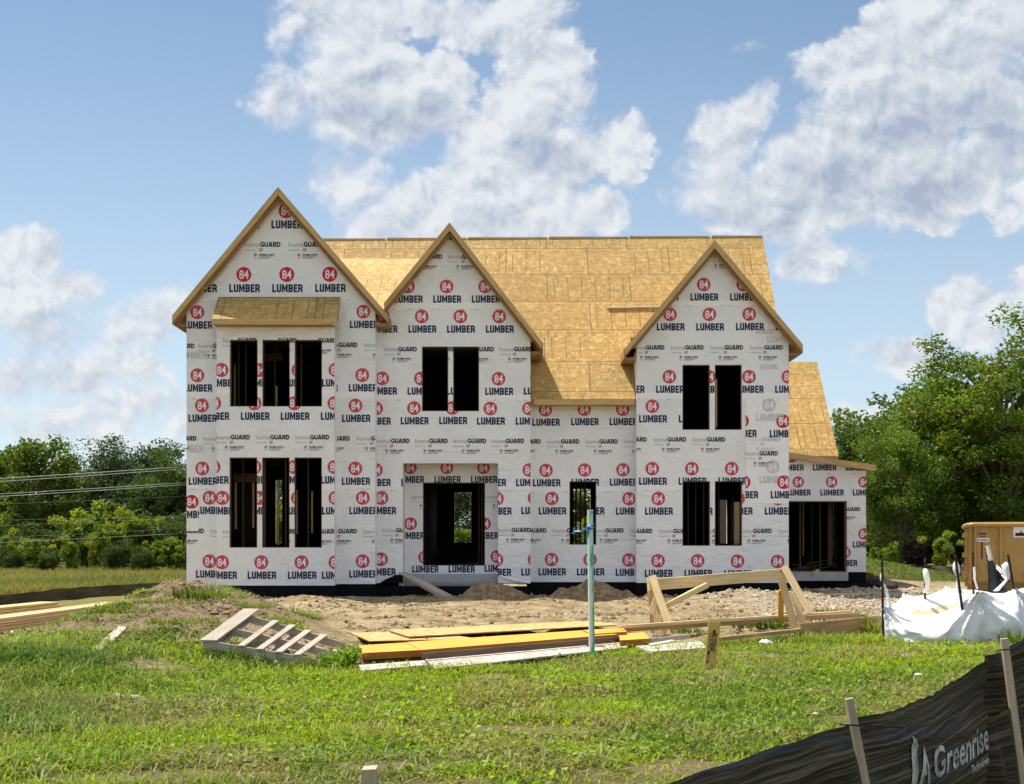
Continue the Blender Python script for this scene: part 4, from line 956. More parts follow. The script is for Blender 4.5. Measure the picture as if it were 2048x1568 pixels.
# white sheeting hung on posts: a concrete washout
wash = tag(empty('washout_pit', (8.2, 23.5, 0)), 'white plastic sheeting hung between posts as a sagging washout basin', 'washout')
PA, PB, PC, PD = (6.25, 22.75), (7.72, 22.35), (8.60, 23.1), (10.6, 23.9)
PE, PF, PG_ = (10.3, 26.6), (8.45, 26.2), (7.55, 26.0)
loop = [PA, PB, PC, PD, PE, PF, PG_]
tops = [.62, .86, .86, .8, .7, .76, .62]; sag = [.30, .10, .2, .2, .1, .12, .12]
def wash_mesh():
    V = []; Fc = []; NS, NT_ = 60, 26; n = len(loop); N = n * NS
    prof_out = []
    for i in range(n):
        a, b = np.array(loop[i]), np.array(loop[(i + 1) % n]); ta, tb = tops[i], tops[(i + 1) % n]
        dd = (b - a) / np.linalg.norm(b - a); nrm = np.array([dd[1], -dd[0]])
        for k in range(NS):
            t = k / NS; p = a + (b - a) * t; top = ta + (tb - ta) * t - sag[i] * math.sin(math.pi * t) ** .8
            row = []
            for j in range(NT_ + 1):
                h = j / NT_
                blg = .46 * (1 - h ** 2.4) * (.12 + .88 * math.sin(math.pi * t) ** .7) * (.1 if i == 6 else 1) + .02
                # folds fan out from the tied corners
                ang1 = math.atan2((1 - h) * top + .02, t * 2 + .03); ang2 = math.atan2((1 - h) * top + .02, (1 - t) * 2 + .03); rd = lambda q: 1 - abs(math.sin(q)) * 1.6
                f = (.075 * rd(ang1 * 7 + i * 2 + fbm(t * 5, h * 4 + i, 2)) * math.exp(-t * 1.5) + .075 * rd(ang2 * 6 + i + fbm(t * 5, h * 4 + i, 2)) * math.exp(-(1 - t) * 1.5)) * (h * (1.25 - h) * 2.6)
                f += .06 * (fbm(t * 3 + i * 7.1, h * 2.5 + i, 3) - .5) * (1 if j > 0 else 0) * 2
                q_ = p + nrm * (blg + f * (.35 if i == 6 else 1))
                row.append((q_[0], q_[1], max(top * h + .02 * (fbm(t * 9, i * 3, 2) - .5), -.03 if j == 0 else .0) + (.0 if j else -.05)))
            for j in range(1, 9):                                # over the edge and down the inside
                h = 1 - j / 8; q_ = p - nrm * (.03 + .55 * (1 - h) ** 1.1) ; row.append((q_[0], q_[1], .12 + (top - .12) * h * (.55 + .45 * h)))
            V += row
    R = NT_ + 9
    for i in range(N):
        i2 = (i + 1) % N
        for j in range(R - 1): Fc.append((i * R + j, i2 * R + j, i2 * R + j + 1, i * R + j + 1))
    c0 = len(V); V.append((8.4, 24.6, .10))
    me_in = len(Fc)
    for i in range(N): Fc.append((i * R + R - 1, ((i + 1) % N) * R + R - 1, c0, c0))
    Fc = [tuple(dict.fromkeys(f)) for f in Fc]
    L = wash.location
    me = bpy.data.meshes.new('sheeting'); me.from_pydata([(x - L.x, y - L.y, z + gz(x, y) * .8 - L.z) for x, y, z in V], [], Fc)
    me.materials.append(M['tarp']); me.materials.append(M['tarpin'])
    mi = [1 if (k >= me_in or (k % (R - 1)) > NT_ + 2) else 0 for k in range(len(Fc))]
    me.polygons.foreach_set('material_index', mi); me.polygons.foreach_set('use_smooth', [True] * len(Fc)); me.update()
    o = bpy.data.objects.new('sheeting', me); C.objects.link(o); o.parent = wash
wash_mesh()
posts = [((1766, 1275), (1764.5, 1116), PA[1] - .08), ((1933, 1283), (1910, 1108), PB[1] - .06), ((2042, 1262), (2016, 1109), PC[1] - .08), ((1850, 1190), (1850, 1116), PG_[1] + .05), ((1947, 1190), (1946, 1105), PF[1] + .05)]
lab = ['rusty post at the near left corner of the white sheeting', 'leaning rusty post in the middle of the front of the white sheeting', 'leaning rusty post at the right of the white sheeting front', 'rusty post behind the white sheeting, topped by a white sleeve', 'rusty post behind the white sheeting before the tan dumpster']
for (b, t_, Yq), lb in zip(posts, lab):
    mb = MB(); p0, p1 = W(b[0], b[1], Yq), W(t_[0], t_[1], Yq + .05)
    mb.beam(p0 - (p1 - p0) * .12, p1, .04, .012, (0, -1, 0)); mb.beam(p0 - (p1 - p0) * .12 + Vector((0, .021, 0)), p1 + Vector((0, .021, 0)), .008, .03, (0, -1, 0))
    for k in np.arange(.1, .98, .06): mb.box(*(lambda c_: (c_.x - .012, c_.x + .012, c_.y - .016, c_.y - .0065, c_.z - .012, c_.z + .012))(p0.lerp(p1, k)))
    one('post', mb, M['rust'], lb, 'post', 'posts holding the white sheeting')
def strap(pts, wds, Yd):
    mb = MB()
    for i in range(len(pts) - 1):
        a, b = pts[i], pts[i + 1]; wa, wb = wds[i], wds[i + 1]
        e = Vector((1, 0, 0)); f = Vector((0, -1, 0))
        A_ = [a + e * wa + f * .0, a + f * (.5 * wa + .012), a - e * wa, a - f * (.5 * wa + .012)]; B_ = [b + e * wb, b + f * (.5 * wb + .012), b - e * wb, b - f * (.5 * wb + .012)]
        for k in range(4): mb.face([A_[k], A_[(k + 1) % 4], B_[(k + 1) % 4], B_[k]][::-1])
    mb.build('strap', M['tarp'], wash, smooth=True, weld=True)
strap([W(1911, 1121, 22.45), W(1912, 1130, 22.42), W(1913, 1141, 22.42), W(1915, 1153, 22.4), W(1916, 1170, 22.4), W(1918, 1186, 22.4)], [.012, .055, .062, .014, .03, .07], 0)
strap([W(2012, 1124, 23.3), W(2011, 1131, 23.2), W(2014, 1142, 23.2), W(2015, 1158, 23.15), W(2002, 1172, 23.1), W(1992, 1182, 22.95)], [.02, .075, .06, .03, .04, .05], 0)
strap([W(1850, 1137, 25.95), W(1851, 1141, 25.9), W(1854, 1158, 25.9), W(1855, 1170, 25.9), W(1851, 1186, 25.95)], [.03, .055, .06, .04, .05], 0)
strap([W(1948, 1134, 26.1), W(1949, 1145, 26.1), W(1949, 1158, 26.1), W(1955, 1178, 26.1)], [.022, .025, .022, .02], 0)
strap([W(1767, 1134, 22.9), W(1764, 1146, 22.85), W(1762, 1157, 22.85), W(1771, 1175, 22.8), W(1776, 1195, 22.75), W(1779, 1215, 22.7)], [.01, .02, .022, .02, .03, .05], 0)

# tan dumpster
Yd = 41.0; dL, dT, dB = px(1928, Yd), pz(1046, Yd), gz(15, 41)
dm = tag(empty('dumpster', (dL, Yd, dB)), 'rusty tan steel roll-off dumpster behind the white sheeting', 'dumpster'); dm.rotation_euler = (0, 0, -.31)
LN = 6.0; DP = 2.3
mb = MB(); mb.box(dL + .12, dL + LN, Yd + .12, Yd + .17, dB + .25, dT - .1); mb.box(dL + .12, dL + LN, Yd + DP - .05, Yd + DP, dB + .25, dT - .1); mb.box(dL + .12, dL + .17, Yd + .171, Yd + DP - .051, dB + .25, dT - .1); mb.box(dL + LN - .05, dL + LN, Yd + .171, Yd + DP - .051, dB + .25, dT - .1); mb.box(dL + .171, dL + LN - .051, Yd + .171, Yd + DP - .051, dB + .2, dB + .26); mb.build('body', M['dump'], dm)
mb = MB(); rp = [(dL + LN, Yd + .06, dT - .05), (dL + .25, Yd + .06, dT - .05), (dL + .1, Yd + .1, dT - .07), (dL + .03, Yd + .22, dT - .1), (dL + .02, Yd + .5, dT - .1), (dL + .02, Yd + DP, dT - .1)]; mb.tube(rp, .075, 8); mb.build('rim', M['dump'], dm, smooth=True)
for x in (.16, .30, 1.03, 1.95, 2.9, 3.8, 4.7, 5.6):
    wd_ = .05 if x < .5 else .07
    mb = MB(); mb.box(dL + x, dL + x + wd_, Yd + .03, Yd + .119, dB + .12, dT - .115); mb.build('rib', M['dump'], dm)
mb = MB(); mb.box(dL + .02, dL + .119, Yd + .18, Yd + .26, dB + .1, dT - .18); mb.build('rib', M['dump'], dm)
for k in range(3): mb = MB(); mb.box(dL - .05, dL + .12, Yd + .12, Yd + .2, dT - .45 - k * .6, dT - .3 - k * .6); mb.build('hinge', M['dump'], dm)
mb = MB(); mb.box(dL + 1.7, dL + LN, Yd + .02, Yd + .118, dB + .38, dB + .52); mb.build('side_rail', M['dump'], dm)
mb = MB(); mb.box(dL + .1, dL + LN, Yd + .3, Yd + .45, dB, dB + .2); mb.build('skid', M['dump'], dm)
def plate(x0, x1, y0, y1, name, extra):
    mb = MB(); a, b = W(x0, y1, Yd), W(x1, y0, Yd); mb.box(a.x, b.x, Yd + .105, Yd + .1195, a.z, b.z, 0)
    for P, mi in extra(a, b): mb.face([(x, Yd + .101, z) for x, z in P], mi)
    mb.build(name, [M['white'], M['ink'], M['brightred']], dm)
NP = norm_text('NO PARKING', bold=.02)
plate(1950, 1976, 1076, 1083.5, 'small_sign', lambda a, b: [([(a.x + .03 + x * (b.x - a.x - .06), a.z + .025 + z * .06) for x, z in t_], 1) for t_ in NP])
D8 = norm_text('800-84', bold=.02)
def big(a, b):
    r = [(p, 2) for p in disc(a.x + .41, b.z - .07, .085, 20)] + [(bar(a.x + .385, a.x + .435, b.z - .12, b.z - .02)[0], 1)]
    r += [(bar(a.x + .055, b.x - .03, a.z + .04, a.z + .14)[0], 1)] + [([(a.x + .08 + x * .8, a.z + .06 + z * .055) for x, z in t_], 0) for t_ in ()]
    r += [([(a.x + .17 + k * .03, b.z - .2), (a.x + .19 + k * .03, b.z - .2), (a.x + .23 + k * .03, b.z - .14), (a.x + .21 + k * .03, b.z - .14)], 1) for k in range(2)]
    return r
plate(2021, 2072, 1052.5, 1075, 'company_sign', big)
mb = MB()
for (x, y, a, b) in ((1956, 1066, 14, 3), (1959, 1072, 9, 2), (1960.5, 1084, 3, 34), (1968, 1095, 3, 6), (1969, 1103, 7, 3), (1970, 1108, 2, 9), (1971, 1120, 7, 3), (1974, 1124, 6, 4)):
    p, q2 = W(x, y + b, Yd), W(x + a, y, Yd); mb.face([(p.x, Yd + .114, p.z), (q2.x, Yd + .114, p.z), (q2.x, Yd + .114, q2.z), (p.x, Yd + .114, q2.z)])
mb.build('rust_stain', M['rust'], dm)
# pipe wrapped in black plastic, leaning
mb = MB(); mb.tube([W(1975, 1092, 27.6), W(1983, 1125, 27.5)], .045, 10, 0); mb.tube([W(1981, 1122, 27.5), W(1990, 1165, 27.4), W(1996, 1190, 27.3)], [.055, .14, .2], 9, 1); mb.tube([W(1991, 1135, 27.5), W(2006, 1150, 27.3), W(2018, 1166, 27.2)], [.05, .09, .05], 8, 1); mb.tube([W(1993, 1131, 27.45), W(2004, 1141, 27.25), W(2014, 1156, 27.15)], [.012, .02, .012], 6, 2); mb.tube([W(1996, 1142, 27.4), W(2006, 1152, 27.2), W(2012, 1160, 27.1)], [.01, .018, .01], 6, 2)
one('wrapped_pipe', mb, [M['whiteboard'], M['tie'], M['tarp']], 'pale pipe with its lower half wrapped in black plastic leaning before the dumpster', 'pipe', smooth=True)

# near silt fence
SPX = np.array([-3.2, -1.6, -.5, .5, 1.63, 2.25, 3.05, 3.28, 3.75, 4.6, 6.0]); SPY = np.array([.9, 2.4, 3.7, 4.9, 6.4, 7.25, 8.42, 8.55, 8.95, 9.6, 10.4]); SPZ = np.array([.72, .72, .72, .73, .757, .83, .94, 1.03, 1.12, 1.14, 1.14])
arc = np.concatenate([[0], np.cumsum(np.hypot(np.diff(SPX), np.diff(SPY)))])
s1 = arc[4]; s2 = arc[6]; SL = arc[-1]
def fence_pt(s, h, off=0.):
    """s metres along the fence, h 0 at the ground .. 1 at the upper hem"""
    X = np.interp(s, arc, SPX); Y = np.interp(s, arc, SPY); top = np.interp(s, arc, SPZ)
    e = .08; tx = np.interp(s + e, arc, SPX) - np.interp(s - e, arc, SPX); ty = np.interp(s + e, arc, SPY) - np.interp(s - e, arc, SPY); l = np.hypot(tx, ty) + 1e-9
    nx, ny = ty / l, -tx / l                                  # towards the road
    in2 = np.clip((s - s1) / (s2 - s1), 0, 1); inl = np.clip((s1 - s) / 2.6, 0, 1)
    top = top - .035 * np.sin(np.pi * in2) - .008 * np.sin(np.pi * inl) + .004 * np.sin(s * 11) + .004 * np.sin(s * 43 + 1) * np.clip(np.sin(s * 1.7), 0, 1)
    w_ = .012 * np.sin(h * 9 + s * 1.1) + .003 * np.sin(h * 23 - s * 1.3) + .03 * np.sin(s * 2.3 + h * 2) * (1 - h * .6)
    w_ = w_ + .014 * np.exp(-((h - .72 + .1 * np.sin(s * 1.5)) / .035) ** 2)
    fold = np.exp(-((s - (s2 - .05)) / .055) ** 2); w_ = w_ + fold * (.035 + .045 * np.sin(h * 9.5 + .4)) - .05 * np.exp(-((s - (s2 - .17)) / .06) ** 2)
    w_ = w_ + .05 * np.exp(-((s - (s1 + .14)) / .1) ** 2) * np.sin(h * 5) + off
    z = top * h + (1 - h) * .0
    return X + nx * w_, Y + ny * w_, z
sf = tag(empty('silt_fence', (1.63, 6.4, 0)), 'black woven silt fence with mud streaks and pale printing, running across the near corner', 'fence')
def build_fence():
    ss = np.arange(0, SL, .022); hh = np.linspace(-.05, 1, 56); Sg, Hg = np.meshgrid(ss, hh); X, Y, Z = fence_pt(Sg, Hg)
    n, m_ = len(ss), len(hh); L = sf.location
    V = np.stack([X.ravel() - L.x, Y.ravel() - L.y, Z.ravel() - L.z], 1)
    i = (np.arange(m_ - 1)[:, None] * n + np.arange(n - 1)[None]).ravel(); Fc = np.stack([i, i + 1, i + n + 1, i + n], 1)
    o = np_mesh('fabric', V, Fc, M['fabric'], None, sf, smooth=True)
    ul = o.data.uv_layers.new(name='UVMap'); vi = np.zeros(len(o.data.loops), dtype=np.int32); o.data.loops.foreach_get('vertex_index', vi)
    ul.data.foreach_set('uv', np.stack([Sg.ravel()[vi], (Hg.ravel() * .8)[vi]], 1).astype(np.float32).ravel())
build_fence()
def fence_text(tris, sA, sB, zA, hg, name):
    """print follows the cloth: tris in (0..1, cap heights)"""
    mb = MB()
    for t_ in tris:
        pts = [(p[0], p[1]) for p in t_]
        # subdivide so that the print follows the folds
        def sub(a, b, c, d):
            if d == 0: return [(a, b, c)]
            ab, bc, ca = [((p[0] + q_[0]) / 2, (p[1] + q_[1]) / 2) for p, q_ in ((a, b), (b, c), (c, a))]
            return sub(a, ab, ca, d - 1) + sub(ab, b, bc, d - 1) + sub(ca, bc, c, d - 1) + sub(ab, bc, ca, d - 1)
        for tr in sub(*pts, 2):
            P = []
            for a, b in tr:
                s = sA + (sB - sA) * a; top = np.interp(s, arc, SPZ)
                X, Y, Z = fence_pt(s, (zA + b * hg) / top, .006); P.append((float(X), float(Y), float(Z)))
            mb.face(P)
    return mb.build(name, M['fabricprint'], sf)
def s_at(x):
    for s in np.arange(s1 - 1, s2 + .5, .005):
        X, Y = np.interp(s, arc, SPX), np.interp(s, arc, SPY)
        if 1024 + F * X / Y >= x: return s
    return s2
fence_text(norm_text('Greenrise', bold=.02), s_at(1853), s_at(1979), .375, .165, 'printed_name')
fence_text(norm_text('Technologies', bold=.02), s_at(1935), s_at(1977), .285, .05, 'printed_name')
LG = [[(0, 0), (.28, 0), (.25, .9)], [(0, 0), (.25, .9), (-.02, 1.0)], [(.25, .9), (.34, 1.0), (-.02, 1.25)], [(.25, .9), (-.02, 1.25), (-.02, 1.0)], [(.32, 0), (.52, 0), (.68, .62)], [(.32, 0), (.68, .62), (.62, .95)], [(.62, .95), (.68, .62), (.85, 0)], [(.62, .95), (.85, 0), (1.0, 0)], [(.6, .3), (.72, .3), (.66, .46)]]
fence_text(LG, s_at(1813), s_at(1851), .33, .25, 'printed_logo')
def fstake(x0, y0, x1, y1, Y, wd, lb, zb=-.25):
    mb = MB(); t0, t1 = W(x0, y0, Y), W(x1, y1, Y); dr = (t0 - t1).normalized()
    bt = t1 - dr * (t1.z - zb) / dr.z
    mb.beam(bt, t0, wd, wd * .8, (0, -1, 0)); return one('fence_stake', mb, M['stakewood'], lb, 'stake', 'wooden stakes along the near silt fence')
fstake(1698, 1397, 1731, 1568, 6.28, .037, 'weathered wooden stake left of the printing on the silt fence')
fstake(2008, 1277, 2046, 1568, 8.18, .042, 'weathered wooden stake at the folded cloth right of the printing')
mb = MB(); p = W(1699, 1450, 6.24); mb.tube([p + Vector((-.035, .03, .0)), p + Vector((-.025, -.012, .002)), p + Vector((.03, -.014, 0)), p + Vector((.12, -.01, -.005)), p + Vector((.25, .02, -.012))], .0042, 6); one('cable_tie', mb, M['tie'], 'black cable tie round the stake left of the printing, its tail pointing right', 'cable tie')
mb = MB(); p = W(2008, 1300, 8.14); mb.tube([p + Vector((-.035, .03, -.01)), p + Vector((-.025, -.012, 0)), p + Vector((.03, -.012, .005)), p + Vector((.12, .02, .01))], .0042, 6); one('cable_tie', mb, M['tie'], 'black cable tie round the stake at the folded cloth', 'cable tie')
mb = MB(); b = W(739, 1570, 8.3); mb.hexa([(b.x - .047, 8.3, -.1), (b.x + .045, 8.26, -.1), (b.x + .05, 8.34, -.1), (b.x - .04, 8.37, -.1), (b.x - .048, 8.3, pz(1540, 8.3)), (b.x + .045, 8.26, pz(1536, 8.3)), (b.x + .048, 8.33, pz(1532, 8.3)), (b.x - .042, 8.36, pz(1535, 8.3))]); mb.uv = [(p.z, p.x + p.y) for f in mb.f for p in (mb.v[i] for i in f)]; one('lawn_stake', mb, M['stakewood'], 'short square wooden stake with pale cut top at the bottom of the lawn', 'stake')

# far silt fences
def runfence(pts, name, lab, h0, wig=.03):
    """pts: (X, Y, top z)"""
    A = np.array(pts); ar = np.concatenate([[0], np.cumsum(np.hypot(np.diff(A[:, 0]), np.diff(A[:, 1])))]); ss = np.arange(0, ar[-1], .1); mb = MB()
    hs = np.linspace(0, 1, 7); P = []
    for s in ss:
        X, Y, T = (np.interp(s, ar, A[:, k]) for k in range(3)); T += .006 * math.sin(s * 5)
        P.append([Vector((X + wig * math.sin(s * 3 + h * 5), Y + wig * .5 * math.sin(h * 14 + s * 1.3) + wig * math.sin(s * 2.2), (T - h0) + h0 * h)) for h in hs])
    for i in range(len(P) - 1):
        for j in range(6): mb.face([P[i][j], P[i + 1][j], P[i + 1][j + 1], P[i][j + 1]], 0, [(ss[i], hs[j]), (ss[i + 1], hs[j]), (ss[i + 1], hs[j + 1]), (ss[i], hs[j + 1])])
    return one(name, mb, M['fabric'], lab, 'fence', smooth=True)
def fz(x, y, Y): p = W(x, y, Y); return (p.x, p.y, p.z)
runfence([fz(-90, 1194, 30), fz(0, 1190.5, 31.5), fz(70, 1184, 33), fz(120, 1177, 34.2), fz(190, 1172.5, 35.8), fz(300, 1166, 38), fz(400, 1161, 40)], 'silt_fence', 'black silt fence behind the pine lumber stacks left of the house', .75, .02)
runfence([fz(1752, 1122, 52), fz(1766, 1128, 52), fz(1800, 1131, 53), fz(1850, 1130, 54), fz(1935, 1136, 50), fz(2060, 1140, 50)], 'silt_fence', 'black silt fence below the trees right of the garage', .62, .05)

# bits and pieces
mb = MB(); a, b = W(806, 1146, 36.45), W(899, 1194, 34.9); mb.beam(a, b, .28, .04); one('ramp_plank', mb, M['grey'], 'weathered plank leaning from the porch floor down to the dirt, the left one', 'plank', 'planks leaning at the porch')
mb = MB(); a, b = W(812, 1153, 36.35), W(896, 1198, 34.75); mb.beam(a, b + Vector((0, 0, -.02)), .2, .04); one('ramp_plank', mb, M['brown'], 'brown plank under the weathered plank leaning at the porch', 'plank', 'planks leaning at the porch')
mb = MB(); Yq = 39.05; mb.beam((px(1214, Yq), Yq, zmain(Yq) + .05), (px(1332, Yq), Yq + .02, zmain(Yq) + .08), .04, .10, (0, -.77, .64)); one('roof_plank', mb, M['grey'], 'long thin plank nailed flat along the board roof between two gables', 'plank')
mb = MB(); c = G(895, 1252, .18); mb.tube([c + Vector((-.13, 0, -.02)), c + Vector((-.09, .0, .06)), c + Vector((-.02, .02, .10)), c + Vector((.06, .03, .09)), c + Vector((.10, .02, -.02))], .012, 7); one('hose', mb, M['hose'], 'small loop of yellow hose by the strand board sheet', 'hose', smooth=True)
def lump(x, y, r, name, lab, m='stone', cat='stone', grp=None, sq=.6, z=None):
    c = G(x, y, .32 if y < 1200 else 0); c.z = gz(c.x, c.y) + r * sq * .5; mb = MB()
    n1, n2 = 9, 5; P = []; sd = random.random() * 50
    for j in range(n2 + 1):
        th = math.pi * j / n2
        P.append([c + Vector((math.sin(th) * math.cos(2 * math.pi * i / n1), math.sin(th) * math.sin(2 * math.pi * i / n1) * .8, math.cos(th) * sq)) * r * (.75 + .5 * float(vnoise(i % n1 * 1.7 + sd, j * 1.3 + sd))) for i in range(n1)])
    for j in range(n2):
        for i in range(n1): mb.face([P[j][i], P[j + 1][i], P[j + 1][(i + 1) % n1], P[j][(i + 1) % n1]])
    return one(name, mb, M[m], lab, cat, grp)
gs = 'pale stones and litter in the lawn'
for x, y, r, lb in ((236, 1397, .07, 'left pale stone of the pair in the left lawn'), (270, 1402, .065, 'right pale stone of the pair in the left lawn'), (1508, 1356, .05, 'pale stone in the lawn right of the lettered stake'), (1810, 1317, .07, 'largest pale stone in the lawn below the white sheeting'), (1828, 1314, .04, 'small pale stone next to the largest stone below the white sheeting'), (1866, 1306, .06, 'grey stone in the lawn right of the largest pale stone'), (1837, 1358, .05, 'flat pale stone in the lawn above the fence hem'), (1500, 1338, .04, 'tiny pale stone behind the pale stone right of the lettered stake'), (1632, 1433, .03, 'small white stone in the lawn left of the fence stake')):
    lump(x, y, r, 'stone', lb, group if False else 'stone', 'stone', gs)
lump(1531, 1288, .13, 'paper_scrap', 'crumpled white paper scrap in front of the brown stud', 'tarp', 'litter', None, .5)
for x, y, r, lb in ((1745, 1166, .28, 'dark rubble lump against the garage footing'), (1762, 1170, .22, 'dark rubble lump behind the near left sheeting post'), (1785, 1174, .2, 'dark rubble lump right of the near left sheeting post')): lump(x, y, r, 'rubble_lump', lb, 'rust', 'rubble', 'rubble lumps by the garage', .7)
for i, (x0, y0, x1, y1, lb) in enumerate(((1625, 1181, 1672, 1186, 'thin scrap board lying left of the garage footing'), (1655, 1189, 1735, 1187, 'reddish scrap board lying before the garage footing'), (1738, 1185, 1770, 1186, 'white pipe lying right of the garage footing'))):
    mb = MB(); mb.beam(G(x0, y0, .32), G(x1, y1, .32), .15 if i < 2 else .1, .04); one('scrap_board', mb, M[('brown', 'pine', 'whiteboard')[i]], lb, 'scrap', 'scraps before the garage')
gar = [(1590, 1138, 1640, 1128, .2), (1600, 1141, 1650, 1136, .28), (1625, 1132, 1675, 1126, .3), (1640, 1138, 1668, 1130, .35), (1612, 1128, 1655, 1120, .4), (1635, 1124, 1680, 1134, .45), (1588, 1128, 1622, 1136, .3)]
for i, (x0, y0, x1, y1, h) in enumerate(gar):
    a, b = W(x0, y0, 45 + i * .12), W(x1, y1, 45.6 - i * .07); a.z = max(a.z, .82); b.z = max(b.z, .82)
    mb = MB(); mb.beam(a, b, .14, .04); one('scrap_lumber', mb, M['stud'], 'scrap board in the jumbled lumber heap inside the garage', 'board', 'scrap boards heaped inside the garage')
mb = MB(); mb.beam(W(1628, 1147, 43.2), W(1636, 1140, 43.6), .1, .05); one('scrap_block', mb, M['pine'], 'small pale wood block on the edge of the garage slab', 'block')

# dirt piles against the foundation
def pile(cx, cy, rx, ry, h, lab, sd):
    n = 70; u = np.linspace(-1.25, 1.25, n); X, Y = np.meshgrid(cx + u * rx, cy + u * ry)
    d = np.sqrt(((X - cx) / rx) ** 2 + ((Y - cy) / ry) ** 2); e = np.clip(1.05 - d * (1 + .8 * (fbm(X * 1.6 + sd, Y * 1.6, 3) - .5)), -.3, 1); e = np.where(e > 0, e ** .8 * (.82 + .5 * (fbm(X * 1.9 + sd * 3, Y * 1.2, 3) - .5)), e)
    Z = hgt(X, Y) * .8 + h * e ** 1 * (e > 0) + h * .3 * e * (e < 0) + (fbm(X * 4 + sd, Y * 4, 4) - .5) * .24 * np.clip(e * 3, 0, 1) + (fbm(X * 13, Y * 13 + sd, 3) - .5) * .07 * np.clip(e * 3, 0, 1) + .05 * np.clip(e * 4, -1, 1)
    i = (np.arange(n - 1)[:, None] * n + np.arange(n - 1)[None]).ravel(); f = np.stack([i, i + 1, i + n + 1, i + n], 1)
    o = np_mesh('dirt_pile', np.stack([X.ravel() - cx, Y.ravel() - cy, Z.ravel()], 1), f, M['dirtpile'], None, None, (cx, cy, 0), smooth=True)
    return tag(o, lab, 'dirt pile', 'dirt piles along the foundation')
def f_pile(t):
    c = t.n('ShaderNodeTexCoord').outputs['Object']; n = t.noise(c, 6, 7, .7)
    out(t, t.mix(t.ramp(n, .38, .62), (.27, .165, .085), (.54, .37, .20)), .95, t.noise(c, 14, 7, .75), 1, .08, .1)
M['dirtpile'] = mat('turned_dirt', f_pile)
pile(-.52, 35.2, .92, .75, .5, 'brown dirt pile below the right edge of the porch', 3)
pile(2.0, 35.2, 1.15, .85, .58, 'brown dirt pile behind the green pipe, below the small window', 8)
# ------------------------------------------------------------------ vegetation
def leaf_quads(P, size, r, up=.35, aspect=.55, jitter=.35):
    """one bent diamond per point"""
    n = len(P)
    N = r.normal(size=(n, 3)); N[:, 2] += up; N /= np.linalg.norm(N, axis=1)[:, None] + 1e-9
    A = np.cross(N, r.normal(size=(n, 3))); A /= np.linalg.norm(A, axis=1)[:, None] + 1e-9; B = np.cross(N, A)
    s = size * (1 - jitter + 2 * jitter * r.random(n))[:, None]
    V = np.stack([P - A * s * .5, P + B * s * .5 * aspect, P + A * s * .5 - N * s * .12, P - B * s * .5 * aspect], 1).reshape(-1, 3)
    F_ = np.arange(n * 4).reshape(n, 4); return V, F_
CROWNS = {}
def crown_data(key, nleaf, rx, rz, leaf, nclump, hollow=.35, wob=.35, base=(0.102, 0.162, 0.022), var=.35, clump=.28, droop=.0, flat=1., kmax=.98):
    r = np.random.default_rng(abs(hash(key)) % 2 ** 31 if not isinstance(key, int) else key)
    C_ = []; T_ = 0
    ph = r.random(6) * 6.28
    while len(C_) < nclump:
        d = r.normal(size=3); d /= np.linalg.norm(d)
        az = math.atan2(d[1], d[0]); el = math.asin(d[2])
        k = 1 + wob * (.5 * math.sin(2 * az + ph[0]) * math.cos(el * 2 + ph[1]) + .5 * math.sin(3 * az + ph[2] + 3 * el) + .35 * math.sin(5 * az + ph[3] + 4 * el))
        q = (hollow + (1 - hollow) * r.random()) ** .8 * min(k, kmax)
        C_.append((d[0] * rx * q, d[1] * rx * q, d[2] * rz * q))
    C_ = np.array(C_); cs = (.55 + .9 * r.random(nclump)) * clump * rx
    w_ = cs ** 2; ci = r.choice(nclump, nleaf, p=w_ / w_.sum())
    off = r.normal(size=(nleaf, 3)); off /= np.linalg.norm(off, axis=1)[:, None]; off *= (r.random(nleaf) ** .45)[:, None]; off[:, 2] *= .8 * flat
    P = C_[ci] + off * cs[ci][:, None]
    V, F_ = leaf_quads(P, leaf, r, .5)
    tone = (1 + var * (r.random(nclump) - .5) * 1.6)[ci] * (1 + .35 * (r.random(nleaf) - .5)); yel = (r.random(nclump) - .45)[ci] * .35 + .25 * (r.random(nleaf) - .5)
    col = np.stack([base[0] * tone * (1 + yel), base[1] * tone, base[2] * tone * (1 - .3 * yel)], 1)
    return V, F_, np.clip(np.repeat(col, 4, 0), .003, 1), C_
def tree_mesh(key, **k):
    h, tr = k.pop('h'), k.pop('tr'); th = k.pop('trunk', .45); nl = k.pop('limbs', 9)
    V, F_, col, C_ = crown_data(key, **k); zc = h - k['rz'] * .93; V = V + np.array((0, 0, zc)); C_ = C_ + np.array((0, 0, zc))
    me = np_mesh('crown', V, F_, M['leaf'], col); cm = me.data; bpy.data.objects.remove(me)
    r = random.Random(str(key)); mb = MB(); top = Vector((r.uniform(-.1, .1) * k['rx'], r.uniform(-.1, .1) * k['rx'], h * .68))
    pts = [Vector((0, 0, -.3)), Vector((r.uniform(-.1, .1), r.uniform(-.1, .1), h * .25)), Vector((r.uniform(-.2, .2), r.uniform(-.2, .2), h * .55)), top]
    mb.tube(pts, [tr, tr * .85, tr * .55, tr * .12], 8)
    for i in range(nl):
        c = Vector(C_[r.randrange(len(C_))]); z0 = min(max(.2 * h, c.z - r.uniform(.1, .35) * h), .75 * h); a = Vector((0, 0, z0)); m_ = a.lerp(c, .5) + Vector((0, 0, -.04 * h + r.uniform(0, .08) * h))
        mb.tube([a, m_, c], [tr * .42, tr * .24, tr * .05], 6, cap=False)
    o = mb.build('trunk', M['bark'], smooth=True); tm = o.data; bpy.data.objects.remove(o)
    return cm, tm
